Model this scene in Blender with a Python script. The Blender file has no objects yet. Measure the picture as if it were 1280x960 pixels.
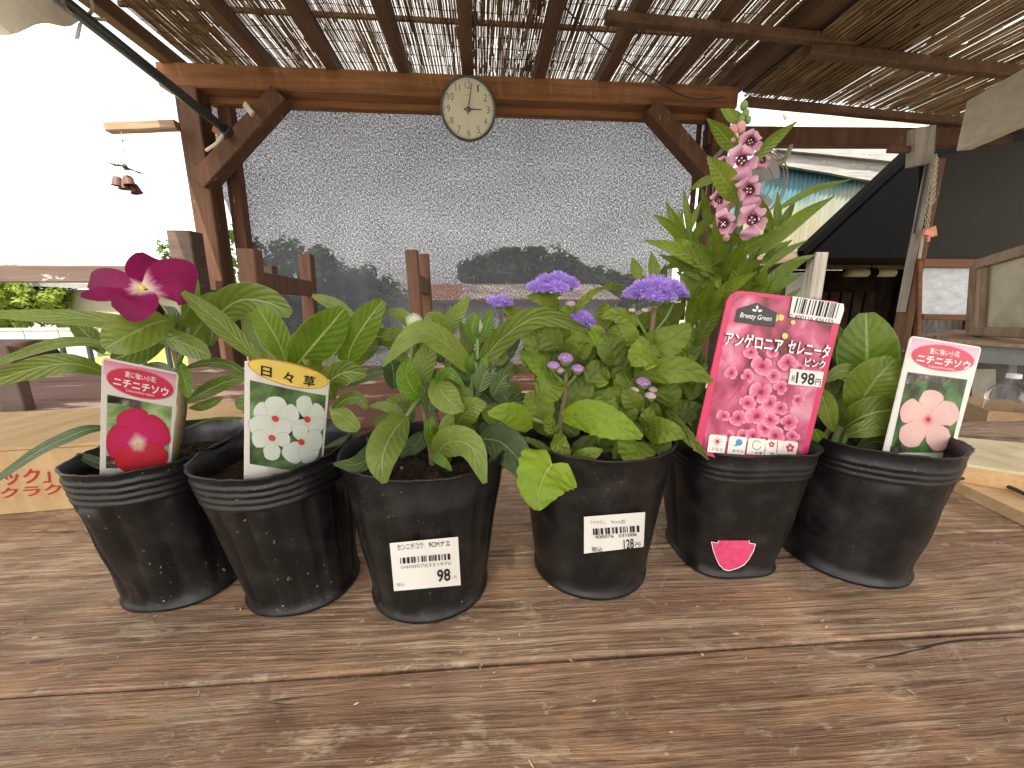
import bpy, math, random
from mathutils import Vector, Matrix, noise
random.seed(11)
RAD = math.radians
C = bpy.context.scene.collection
SC = bpy.context.scene
# ------------------------------------------------------------------ camera, sky, sun, exposure
F = 491.0                       # focal length in pixels of a 1280 px wide picture
PITCH, YAW = RAD(11.5), RAD(4.3)
HT = 0.705                      # table top height
HC = HT + 0.155                 # camera height
cam = bpy.data.cameras.new("camera"); cam_o = bpy.data.objects.new("camera", cam); C.objects.link(cam_o)
cam.sensor_width = 36.0; cam.lens = 36.0 * F / 1280.0
cam.clip_start = 0.01; cam.clip_end = 2000
cam_o.location = (0, 0, HC); cam_o.rotation_euler = (RAD(90) - PITCH, 0, -YAW)
SC.camera = cam_o
SUN_EL, SUN_AZ = RAD(56), RAD(196)      # azimuth clockwise from +Y: behind the camera
w = bpy.data.worlds.new("World"); SC.world = w; w.use_nodes = True
nt = w.node_tree; bg = nt.nodes["Background"]; sky = nt.nodes.new("ShaderNodeTexSky")
sky.sky_type = 'NISHITA'; sky.sun_disc = False; sky.sun_elevation = SUN_EL; sky.sun_rotation = SUN_AZ
sky.dust_density = 2.0; sky.air_density = 1.0; sky.ozone_density = 0.6
hs = nt.nodes.new("ShaderNodeHueSaturation"); hs.inputs["Saturation"].default_value = .15   # milky hazy sky
nt.links.new(sky.outputs[0], hs.inputs["Color"]); wm = nt.nodes.new("ShaderNodeMix"); wm.data_type = 'RGBA'; wm.blend_type = 'MULTIPLY'; wm.inputs[0].default_value = 1; wm.inputs[7].default_value = (1.0, .95, .895, 1)
nt.links.new(hs.outputs[0], wm.inputs[6]); nt.links.new(wm.outputs[2], bg.inputs[0]); bg.inputs[1].default_value = 0.15
sun = bpy.data.lights.new("sun", 'SUN'); sun.energy = 2.6; sun.angle = RAD(0.5); sun.color = (1, .95, .86)
sun_o = bpy.data.objects.new("sun", sun); C.objects.link(sun_o)
sd = Vector((math.sin(SUN_AZ) * math.cos(SUN_EL), math.cos(SUN_AZ) * math.cos(SUN_EL), math.sin(SUN_EL)))
sun_o.rotation_euler = (-sd).to_track_quat('-Z', 'Y').to_euler(); sun_o.location = (0, -3, 6)
SC.view_settings.view_transform = 'Standard'; SC.view_settings.look = 'None'
SC.view_settings.exposure = 1.85; SC.view_settings.gamma = 1.0
SC.cycles.max_bounces = 10; SC.cycles.transparent_max_bounces = 24; SC.cycles.diffuse_bounces = 5
SC.cycles.use_denoising = True
SC.cycles.sample_clamp_indirect = 6

# ------------------------------------------------------------------ sight lines (used to lay things out at real distances)
_f = Vector((math.sin(YAW) * math.cos(PITCH), math.cos(YAW) * math.cos(PITCH), -math.sin(PITCH)))
_r = Vector((math.cos(YAW), -math.sin(YAW), 0)); _u = _r.cross(_f)
CAM = Vector((0, 0, HC))
def ray(px, py): return _f + _r * ((px - 640) / F) + _u * ((480 - py) / F)
def V(px, py, Y): r = ray(px, py); return CAM + r * (Y / r.y)
def VZ(px, py, z): r = ray(px, py); return CAM + r * ((z - HC) / r.z)
def W(x, y, z): return Vector((x, y, z + HC))           # point measured from the lens
def depth(p): return (p - CAM).dot(_f)

# ------------------------------------------------------------------ materials
def nodes_of(m): return m.node_tree.nodes, m.node_tree.links
def newmat(name, col=(.5, .5, .5), rough=.6, spec=.3, **kw):
    m = bpy.data.materials.new(name); m.use_nodes = True
    b = m.node_tree.nodes["Principled BSDF"]
    b.inputs["Base Color"].default_value = (*col, 1); b.inputs["Roughness"].default_value = rough
    b.inputs["Specular IOR Level"].default_value = spec
    for k, v in kw.items(): b.inputs[k].default_value = v
    return m
def N(m, t, **kw):
    n = m.node_tree.nodes.new(t)
    for k, v in kw.items(): setattr(n, k, v)
    return n
def L(m, a, b): m.node_tree.links.new(a, b)
def ramp(m, fac, stops, interp='LINEAR'):
    r = N(m, "ShaderNodeValToRGB"); r.color_ramp.interpolation = interp
    e = r.color_ramp.elements
    while len(e) < len(stops): e.new(.5)
    for k, (p, c) in enumerate(stops):
        e[k].position = p; e[k].color = (*c, 1) if len(c) == 3 else c
    if fac is not None: L(m, fac, r.inputs[0])
    return r.outputs[0]
def mapping(m, coord='Object', scale=(1, 1, 1), loc=(0, 0, 0)):
    tc = N(m, "ShaderNodeTexCoord"); mp = N(m, "ShaderNodeMapping")
    mp.inputs["Scale"].default_value = scale; mp.inputs["Location"].default_value = loc
    L(m, tc.outputs[coord], mp.inputs[0]); return mp.outputs[0]
def ntex(m, vec, scale=5, detail=4, rough=.5, dist=0):
    n = N(m, "ShaderNodeTexNoise"); n.inputs["Scale"].default_value = scale; n.inputs["Detail"].default_value = detail
    n.inputs["Roughness"].default_value = rough; n.inputs["Distortion"].default_value = dist
    L(m, vec, n.inputs["Vector"]); return n.outputs[0]
def mixc(m, fac, a, b, blend='MIX'):
    x = N(m, "ShaderNodeMix", data_type='RGBA', blend_type=blend)
    for s, v in ((x.inputs[0], fac), (x.inputs[6], a), (x.inputs[7], b)):
        if isinstance(v, (int, float)): s.default_value = v
        elif isinstance(v, tuple): s.default_value = (*v, 1)
        else: L(m, v, s)
    return x.outputs[2]
def mth(m, op, a, b=None, clamp=False):
    x = N(m, "ShaderNodeMath", operation=op); x.use_clamp = clamp
    for k, v in enumerate((a, b)):
        if v is None: continue
        if isinstance(v, (int, float)): x.inputs[k].default_value = v
        else: L(m, v, x.inputs[k])
    return x.outputs[0]
def bump(m, h, strength=.3, dist=.002):
    b = N(m, "ShaderNodeBump"); b.inputs["Strength"].default_value = strength; b.inputs["Distance"].default_value = dist
    L(m, h, b.inputs["Height"]); L(m, b.outputs[0], m.node_tree.nodes["Principled BSDF"].inputs["Normal"]); return b
def setc(m, out, sock="Base Color"): L(m, out, m.node_tree.nodes["Principled BSDF"].inputs[sock])
def orand(m): return N(m, "ShaderNodeObjectInfo").outputs["Random"]

def wood(name, dark, light, axis=0, fine=60, worn=None, worn_at=.62, rough=.7, stretch=14):
    """painted or bare timber, grain along the given axis, paint scratched off where worn"""
    m = newmat(name, dark, rough, .25)
    s = [1, 1, 1]; s[axis] = 1.0 / stretch
    v = mapping(m, 'Object', tuple(s))
    g = ntex(m, v, fine, 6, .65, .4); g2 = ntex(m, v, fine * .22, 3, .5, 1.2)
    mix = mth(m, 'ADD', mth(m, 'MULTIPLY', g, .6), mth(m, 'MULTIPLY', g2, .4))
    col = ramp(m, mix, [(.36, dark), (.64, light)])
    if worn:
        s2 = [1, 1, 1]; s2[axis] = .3
        v2 = mapping(m, 'Object', tuple(s2), (3, 1, 2))
        n = ntex(m, v2, fine * .5, 8, .72, .6)
        f = ramp(m, n, [(worn_at, (0, 0, 0)), (worn_at + .035, (1, 1, 1))])
        col = mixc(m, f, col, worn)
    setc(m, col); bump(m, g, .35, .0015); return m

# table planks: stained brown, raised late-wood lines rubbed pale, knots, cracks, chipped spots
def table_mat(name, wear):
    m = newmat(name, (.16, .09, .055), .62, .3)
    tc = N(m, "ShaderNodeTexCoord"); rnd = orand(m)
    off = N(m, "ShaderNodeCombineXYZ"); L(m, mth(m, 'MULTIPLY', rnd, 7), off.inputs[0]); L(m, mth(m, 'MULTIPLY', rnd, 3), off.inputs[1])
    add = N(m, "ShaderNodeVectorMath", operation='ADD'); L(m, tc.outputs['Object'], add.inputs[0]); L(m, off.outputs[0], add.inputs[1])
    def sc(s):
        mp = N(m, "ShaderNodeMapping"); mp.inputs["Scale"].default_value = s; L(m, add.outputs[0], mp.inputs[0]); return mp.outputs[0]
    wv = ntex(m, sc((4, 10, 1)), 1.0, 2, .5)
    sep = N(m, "ShaderNodeSeparateXYZ"); L(m, add.outputs[0], sep.inputs[0])
    yy = mth(m, 'ADD', sep.outputs[1], mth(m, 'MULTIPLY', wv, .016))
    cmb = N(m, "ShaderNodeCombineXYZ"); L(m, mth(m, 'MULTIPLY', sep.outputs[0], .028), cmb.inputs[0]); L(m, yy, cmb.inputs[1])
    lines = ntex(m, cmb.outputs[0], 330, 3, .6, 0)
    finel = ntex(m, cmb.outputs[0], 1000, 2, .6, 0)
    wide = ntex(m, cmb.outputs[0], 75, 3, .5, 0)
    broad = ntex(m, sc((2.5, 9, 1)), 1.6, 4, .55)
    zone = ntex(m, sc((4, 13, 1)), 1.6, 6, .65)
    base = ramp(m, broad, [(.3, (.185, .100, .060)), (.5, (.26, .152, .098)), (.72, (.34, .215, .145))])
    base = mixc(m, .6, base, ramp(m, wide, [(.35, (.75, .72, .7)), (.65, (1.25, 1.2, 1.15))]), 'MULTIPLY')
    l1 = ramp(m, lines, [(.50, (0, 0, 0)), (.60, (1, 1, 1))])
    zf = ramp(m, zone, [(.44 - .10 * (wear - .5), (.05, .05, .05)), (.62 - .10 * (wear - .5), (wear, wear, wear))])
    col = mixc(m, mth(m, 'MULTIPLY', l1, zf), base, (.52, .39, .255))
    col = mixc(m, mth(m, 'MULTIPLY', zf, .38), col, (.36, .26, .165))
    col = mixc(m, 1.0, col, ramp(m, finel, [(.35, (.78, .78, .78)), (.6, (1.06, 1.06, 1.06))]), 'MULTIPLY')
    dk = ramp(m, lines, [(.30, (1, 1, 1)), (.40, (0, 0, 0))])
    col = mixc(m, mth(m, 'MULTIPLY', dk, .65), col, (.06, .035, .022))
    ch = ntex(m, sc((16, 34, 1)), 1.7, 10, .78, .9)
    chf = ramp(m, ch, [(.565, (0, 0, 0)), (.62, (1, 1, 1))])
    col = mixc(m, mth(m, 'MULTIPLY', chf, .6), col, (.48, .37, .25))
    ch2 = ntex(m, sc((60, 110, 1)), 1.3, 6, .7, .4); chf2 = ramp(m, ch2, [(.60, (0, 0, 0)), (.64, (1, 1, 1))])
    col = mixc(m, mth(m, 'MULTIPLY', chf2, .55), col, (.46, .38, .28))
    pt = ntex(m, sc((5, 17, 1)), 1.5, 6, .68, .7)
    col = mixc(m, mth(m, 'MULTIPLY', ramp(m, pt, [(.53, (0, 0, 0)), (.60, (1, 1, 1))]), .55), col, (.42, .24, .13))
    pt2 = ntex(m, sc((7, 22, 1)), 1.9, 7, .72, .6)
    col = mixc(m, mth(m, 'MULTIPLY', ramp(m, pt2, [(.56, (0, 0, 0)), (.61, (1, 1, 1))]), .5), col, (.50, .38, .25))
    pt3 = ntex(m, sc((6, 12, 1)), 1.3, 6, .7, .4)
    col = mixc(m, mth(m, 'MULTIPLY', ramp(m, pt3, [(.60, (0, 0, 0)), (.66, (1, 1, 1))]), .55), col, (.085, .05, .034))
    # torn fibres: short pale and dark flecks along the grain
    fv = N(m, "ShaderNodeCombineXYZ"); L(m, mth(m, 'MULTIPLY', sep.outputs[0], 46), fv.inputs[0]); L(m, mth(m, 'MULTIPLY', yy, 640), fv.inputs[1])
    fn = ntex(m, fv.outputs[0], 1.0, 4, .7)
    col = mixc(m, mth(m, 'MULTIPLY', ramp(m, fn, [(.57, (0, 0, 0)), (.63, (1, 1, 1))]), mth(m, 'ADD', mth(m, 'MULTIPLY', zf, .55), .16)), col, (.56, .43, .29))
    col = mixc(m, mth(m, 'MULTIPLY', ramp(m, fn, [(.36, (1, 1, 1)), (.42, (0, 0, 0))]), .55), col, (.065, .036, .022))
    # thin scratches in several directions
    for sx, sy, rz in ((3, 60, .5), (4, 70, -.9), (3, 80, 1.2)):
        mp = N(m, "ShaderNodeMapping"); mp.inputs["Rotation"].default_value = (0, 0, rz); mp.inputs["Scale"].default_value = (1, 1, 1); L(m, add.outputs[0], mp.inputs[0])
        mp2 = N(m, "ShaderNodeMapping"); mp2.inputs["Scale"].default_value = (sx, sy, 1); L(m, mp.outputs[0], mp2.inputs[0])
        sn = ntex(m, mp2.outputs[0], 1.0, 3, .6, .3); sd_ = mth(m, 'ABSOLUTE', mth(m, 'SUBTRACT', sn, .60))
        col = mixc(m, mth(m, 'MULTIPLY', ramp(m, sd_, [(.0, (1, 1, 1)), (.010, (0, 0, 0))]), mth(m, 'MULTIPLY', ramp(m, broad, [(.45, (0, 0, 0)), (.6, (1, 1, 1))]), .5)), col, (.44, .36, .28))
    st = ntex(m, sc((14, 26, 1)), 1.1, 5, .6, .5)
    stf = ramp(m, st, [(.66, (0, 0, 0)), (.72, (1, 1, 1))])
    col = mixc(m, mth(m, 'MULTIPLY', stf, .6), col, (.05, .04, .034))
    sp = ntex(m, sc((1, 1, 1)), 230, 2, .5)
    spf = ramp(m, sp, [(.735, (0, 0, 0)), (.76, (1, 1, 1))])
    col = mixc(m, mth(m, 'MULTIPLY', spf, .8), col, (.55, .42, .24))
    ck = N(m, "ShaderNodeCombineXYZ"); L(m, mth(m, 'MULTIPLY', sep.outputs[0], 1.4), ck.inputs[0]); L(m, mth(m, 'MULTIPLY', yy, 17), ck.inputs[1])
    cn = ntex(m, ck.outputs[0], 1.0, 5, .55, .2)
    cd = mth(m, 'ABSOLUTE', mth(m, 'SUBTRACT', cn, .53))
    ckf = ramp(m, cd, [(.0, (1, 1, 1)), (.009, (0, 0, 0))])
    gate = ramp(m, broad, [(.47, (0, 0, 0)), (.55, (1, 1, 1))])
    ckf = mth(m, 'MULTIPLY', ckf, gate)
    col = mixc(m, mth(m, 'MULTIPLY', ckf, .85), col, (.02, .012, .008))
    setc(m, col)
    h = mth(m, 'SUBTRACT', mth(m, 'ADD', mth(m, 'MULTIPLY', lines, .5 + wear * .7), mth(m, 'MULTIPLY', finel, .3)), mth(m, 'MULTIPLY', ckf, .8))
    h = mth(m, 'ADD', mth(m, 'SUBTRACT', h, mth(m, 'MULTIPLY', chf, .2)), mth(m, 'MULTIPLY', fn, .7))
    bump(m, h, .8, .0014)
    setc(m, ramp(m, lines, [(.4, (.5, .5, .5)), (.65, (.75, .75, .75))]), "Roughness")
    return m

def leaf_mat(name, dark, light, rib, nv=9, slope=3.0, trans=.32, rough=.42, crinkle=0.0, edge=None, ribw=.028, brown=0.0):
    m = newmat(name, dark, rough, .45)
    tc = N(m, "ShaderNodeTexCoord"); sep = N(m, "ShaderNodeSeparateXYZ"); L(m, tc.outputs["UV"], sep.inputs[0])
    u = mth(m, 'ABSOLUTE', mth(m, 'SUBTRACT', sep.outputs[0], .5)); v = sep.outputs[1]
    vec = mapping(m, 'Object', (1, 1, 1))
    n1 = ntex(m, vec, 55, 4, .6); n2 = ntex(m, vec, 420, 3, .6)
    rnd = orand(m)
    t = mth(m, 'ADD', mth(m, 'MULTIPLY', n1, .75), mth(m, 'MULTIPLY', mth(m, 'SUBTRACT', rnd, .3), .55))
    col = ramp(m, t, [(.12, dark), (.78, light)])
    ph = mth(m, 'SUBTRACT', mth(m, 'MULTIPLY', v, nv), mth(m, 'MULTIPLY', mth(m, 'POWER', u, .8), slope))
    ph = mth(m, 'ADD', ph, mth(m, 'MULTIPLY', n1, .5))
    tri = mth(m, 'ABSOLUTE', mth(m, 'SUBTRACT', mth(m, 'FRACT', ph), .5))
    vein = ramp(m, tri, [(.0, (1, 1, 1)), (.09, (0, 0, 0))])
    mid = ramp(m, u, [(ribw * .5, (1, 1, 1)), (ribw * 1.3, (0, 0, 0))])
    col = mixc(m, mth(m, 'MULTIPLY', vein, .13), col, rib)
    col = mixc(m, mth(m, 'MULTIPLY', mid, .85), col, rib)
    col = mixc(m, mth(m, 'MULTIPLY', ramp(m, n2, [(.35, (1, 1, 1)), (.6, (0, 0, 0))]), .22), col, (dark[0] * .5, dark[1] * .5, dark[2] * .5))
    if edge:
        ef = ramp(m, u, [(.465, (0, 0, 0)), (.495, (1, 1, 1))]); col = mixc(m, mth(m, 'MULTIPLY', ef, .6), col, edge)
    n3 = ntex(m, vec, 210, 2, .5); gate = ramp(m, n1, [(.5, (0, 0, 0)), (.6, (1, 1, 1))])
    col = mixc(m, mth(m, 'MULTIPLY', mth(m, 'MULTIPLY', ramp(m, n3, [(.67, (0, 0, 0)), (.71, (1, 1, 1))]), gate), .7), col, (.20, .15, .06))
    lt = ramp(m, ntex(m, vec, 22, 3, .6), [(.35, (.80, .84, .8)), (.65, (1.18, 1.14, 1.1))]); col = mixc(m, 1.0, col, lt, 'MULTIPLY')
    if brown:
        bf = ramp(m, mth(m, 'ADD', v, mth(m, 'MULTIPLY', n1, .25)), [(1.02, (0, 0, 0)), (1.14, (1, 1, 1))])
        col = mixc(m, mth(m, 'MULTIPLY', bf, brown), col, (.16, .08, .03))
    setc(m, col)
    h = mth(m, 'SUBTRACT', mth(m, 'MULTIPLY', tri, .8), mth(m, 'MULTIPLY', mid, .7))
    if crinkle:
        vo = N(m, "ShaderNodeTexVoronoi", feature='SMOOTH_F1'); vo.inputs["Scale"].default_value = 300
        L(m, vec, vo.inputs["Vector"]); h = mth(m, 'SUBTRACT', h, mth(m, 'MULTIPLY', vo.outputs[0], crinkle))
    h = mth(m, 'ADD', h, mth(m, 'MULTIPLY', n2, .25))
    bump(m, h, .55 + crinkle * .7, .0009)
    out = m.node_tree.nodes["Material Output"]; tr = N(m, "ShaderNodeBsdfTranslucent"); ms = N(m, "ShaderNodeMixShader")
    tcol = mixc(m, 1.0, col, (1.5, 1.45, .5), 'MULTIPLY'); L(m, tcol, tr.inputs[0])
    ms.inputs[0].default_value = trans
    L(m, m.node_tree.nodes["Principled BSDF"].outputs[0], ms.inputs[1]); L(m, tr.outputs[0], ms.inputs[2]); L(m, ms.outputs[0], out.inputs[0])
    return m

def petal_mat(name, stops, trans=.3, rough=.55):
    m = newmat(name, stops[-1][1], rough, .2)
    tc = N(m, "ShaderNodeTexCoord"); sep = N(m, "ShaderNodeSeparateXYZ"); L(m, tc.outputs["UV"], sep.inputs[0])
    vec = mapping(m); n = ntex(m, vec, 160, 3, .6)
    s2 = mapping(m, 'UV', (26, 1.2, 1)); st = ntex(m, s2, 1, 3, .5)
    f = mth(m, 'ADD', sep.outputs[1], mth(m, 'MULTIPLY', mth(m, 'SUBTRACT', n, .5), .16))
    f = mth(m, 'ADD', f, mth(m, 'MULTIPLY', mth(m, 'SUBTRACT', st, .5), .25))
    col = ramp(m, f, stops)
    col = mixc(m, 1.0, col, ramp(m, st, [(.3, (.8, .8, .8)), (.7, (1.1, 1.1, 1.1))]), 'MULTIPLY')
    setc(m, col); bump(m, st, .35, .0006)
    out = m.node_tree.nodes["Material Output"]; tr = N(m, "ShaderNodeBsdfTranslucent"); ms = N(m, "ShaderNodeMixShader")
    L(m, col, tr.inputs[0]); ms.inputs[0].default_value = trans
    L(m, m.node_tree.nodes["Principled BSDF"].outputs[0], ms.inputs[1]); L(m, tr.outputs[0], ms.inputs[2]); L(m, ms.outputs[0], out.inputs[0])
    return m

def noisy(name, a, b, scale=20, rough=.7, spec=.3, bmp=.2, bd=.002, stretch=(1, 1, 1), lo=.35, hi=.65, det=5, **kw):
    m = newmat(name, a, rough, spec, **kw); v = mapping(m, 'Object', stretch); n = ntex(m, v, scale, det, .6)
    setc(m, ramp(m, n, [(lo, a), (hi, b)]))
    if bmp: bump(m, n, bmp, bd)
    return m

def pot_mat(name, hatch=False, dirt=.9):
    m = newmat(name, (.0065, .0063, .0062), .40, .45)
    v = mapping(m); d = ntex(m, v, 560, 2, .5); d2 = ntex(m, v, 60, 4, .6); big = ntex(m, v, 28, 3, .5)
    gate = ramp(m, big, [(.42, (0, 0, 0)), (.62, (1, 1, 1))])
    f = mth(m, 'MULTIPLY', ramp(m, d, [(.69, (0, 0, 0)), (.74, (1, 1, 1))]), gate)
    dust = mth(m, 'MULTIPLY', ramp(m, d2, [(.5, (0, 0, 0)), (.8, (1, 1, 1))]), .10)
    col = mixc(m, dust, (.0065, .0063, .0062), (.20, .17, .14)); col = mixc(m, mth(m, 'MULTIPLY', f, dirt), col, (.38, .33, .27))
    setc(m, col)
    setc(m, ramp(m, d2, [(.3, (.30, .30, .30)), (.7, (.52, .52, .52))]), "Roughness")
    h = mth(m, 'ADD', mth(m, 'MULTIPLY', d2, .6), mth(m, 'MULTIPLY', d, .08))
    if hatch:
        tc = N(m, "ShaderNodeTexCoord"); sp = N(m, "ShaderNodeSeparateXYZ"); L(m, tc.outputs["UV"], sp.inputs[0])
        ph = mth(m, 'ADD', mth(m, 'MULTIPLY', sp.outputs[0], 150), mth(m, 'MULTIPLY', sp.outputs[1], -58))
        wv = mth(m, 'SINE', mth(m, 'MULTIPLY', ph, 6.283))
        top = ramp(m, sp.outputs[1], [(.765, (0, 0, 0)), (.80, (1, 1, 1))])
        h = mth(m, 'ADD', h, mth(m, 'MULTIPLY', mth(m, 'MULTIPLY', wv, top), .35))
    bump(m, h, .4, .0012); return m

M = {}
M['table'] = table_mat('table_wood_worn', .95); M['table2'] = table_mat('table_wood_stained', .55)
M['post'] = wood("brown_timber", (.075, .036, .02), (.15, .072, .038), 2, 40, (.42, .33, .25), .64)
M['beam'] = wood("beam_timber", (.125, .052, .02), (.31, .14, .055), 0, 30, (.30, .19, .11), .70)
M['beamy'] = wood("rafter_timber", (.07, .036, .02), (.15, .08, .042), 1, 40)
M['fence'] = wood("fence_timber", (.075, .048, .035), (.14, .098, .075), 0, 40, (.5, .42, .34), .63)
M['greywood'] = wood("weathered_grey_timber", (.16, .14, .115), (.36, .32, .27), 2, 50, (.48, .44, .38), .66)
M['greywoodx'] = wood("weathered_board", (.16, .152, .14), (.36, .34, .31), 0, 40, (.75, .73, .69), .62)
M['bench'] = wood("red_brown_bench_paint", (.095, .040, .026), (.17, .075, .048), 0, 22, (.50, .38, .29), .555)
M['chair'] = wood("chair_timber", (.085, .04, .024), (.19, .098, .06), 2, 50, (.35, .25, .18), .68)
M['cream'] = wood("cream_board", (.40, .36, .26), (.56, .50, .37), 1, 30)
M['shelf'] = wood("shelf_timber", (.16, .10, .06), (.36, .25, .16), 0, 50)
M['plywood'] = noisy("stained_cream_board", (.52, .43, .25), (.70, .62, .44), 28, .6, .3, .1)
M['plyedge'] = wood("board_edge", (.42, .24, .10), (.66, .44, .22), 0, 120)
M['cardboard'] = noisy("cardboard", (.44, .295, .145), (.52, .365, .19), 60, .8, .15, .12, .0006, (1, 12, 1))
M['cardboard2'] = noisy("brown_cardboard", (.36, .23, .12), (.45, .30, .17), 60, .8, .15, .1, .0006)
M['redink'] = newmat("red_ink", (.42, .035, .03), .7, .2)
M['pot'] = pot_mat("black_pot_plastic"); M['pot_hatch'] = pot_mat("black_pot_plastic_hatched", True, .4); M['pot_clean'] = pot_mat("clean_black_pot_plastic", False, .22)
M['soil'] = noisy("potting_soil", (.012, .009, .007), (.055, .037, .025), 500, .95, .1, .9, .003)
M['grit'] = noisy("perlite_grit", (.30, .22, .13), (.6, .52, .4), 400, .9, .1, .2)
M['vinca'] = leaf_mat("vinca_leaf", (.08, .12, .015), (.175, .24, .034), (.30, .42, .17), 9, 4.5, .28, .36, 0, (.24, .34, .16), .03)
M['vincab'] = leaf_mat("vinca_leaf_young", (.09, .165, .012), (.18, .28, .028), (.36, .50, .20), 9, 4.5, .40, .36, 0, (.3, .42, .18), .03)
M['vincag'] = leaf_mat("vinca_leaf_greyish", (.055, .09, .045), (.12, .17, .085), (.34, .42, .25), 8, 4.5, .25, .42, 0, (.3, .38, .24), .03)
M['amar'] = leaf_mat("amaranth_leaf", (.12, .165, .024), (.205, .27, .05), (.30, .42, .17), 8, 4.0, .32, .55, .25, None, .028)
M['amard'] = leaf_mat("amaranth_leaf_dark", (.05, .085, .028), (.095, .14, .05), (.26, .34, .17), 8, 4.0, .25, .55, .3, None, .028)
M['amarb'] = leaf_mat("amaranth_leaf_young", (.09, .19, .018), (.17, .30, .035), (.40, .52, .18), 8, 4.0, .40, .5, .15, None, .028)
M['age'] = leaf_mat("ageratum_leaf", (.125, .18, .013), (.21, .28, .028), (.26, .38, .10), 5, 2.2, .34, .6, .55, None, .022)
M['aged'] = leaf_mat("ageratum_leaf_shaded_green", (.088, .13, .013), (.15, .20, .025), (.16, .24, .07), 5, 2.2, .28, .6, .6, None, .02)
M['ageb'] = leaf_mat("ageratum_leaf_yellow_green", (.17, .27, .012), (.27, .40, .03), (.40, .52, .12), 5, 2.2, .36, .6, .55, None, .022, .6)
M['ang'] = leaf_mat("angelonia_leaf", (.105, .16, .017), (.19, .265, .032), (.24, .36, .12), 10, 3.0, .33, .38, 0, None, .03)
M['stem'] = noisy("green_stem", (.10, .16, .04), (.18, .26, .08), 60, .5, .3, .2, .0006)
M['stemred'] = noisy("reddish_stem", (.16, .10, .06), (.20, .19, .08), 50, .5, .3, .2, .0006)
M['stemdark'] = newmat("dark_flower_tube", (.06, .02, .03), .5)
M['magenta'] = petal_mat("magenta_petal", [(.04, (.75, .60, .10)), (.10, (.85, .75, .55)), (.18, (.75, .42, .50)), (.29, (.30, .010, .10)), (.9, (.20, .005, .065))], .3)
M['pinkpetal'] = petal_mat("pink_petal", [(.0, (.40, .10, .18)), (.2, (.62, .27, .40)), (.6, (.70, .38, .50)), (1, (.77, .50, .60))], .3)
M['pinkpale'] = petal_mat("pale_pink_petal", [(.0, (.5, .16, .28)), (.4, (.70, .36, .48)), (1, (.78, .46, .56))], .35)
M['throat'] = noisy("maroon_throat", (.06, .008, .025), (.22, .04, .10), 900, .6, .2, .3)
M['budpink'] = noisy("pink_bud", (.50, .20, .22), (.62, .36, .30), 300, .6, .2, .2)
M['violet'] = noisy("violet_florets", (.42, .26, .72), (.60, .44, .86), 500, .7, .15, 0)
M['mauve'] = noisy("mauve_buds", (.38, .20, .48), (.58, .38, .62), 900, .7, .15, .4, .001)
M['palebud'] = noisy("pale_buds", (.52, .40, .42), (.66, .56, .52), 900, .7, .15, .4, .001)
M['bract'] = noisy("white_green_bracts", (.50, .56, .36), (.72, .74, .62), 300, .6, .2, .1)
M['yellow'] = newmat("yellow_eye", (.75, .55, .06), .6)
M['card'] = newmat("white_card", (.74, .72, .66), .38, .45)
M['black'] = newmat("black_ink", (.015, .015, .017), .6)
M['greyink'] = newmat("grey_ink", (.30, .30, .30), .6)
M['white'] = newmat("white_ink", (.82, .80, .78), .5)
M['blackmetal'] = newmat("black_metal", (.018, .018, .02), .42, .5)
M['reed'] = None

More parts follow.
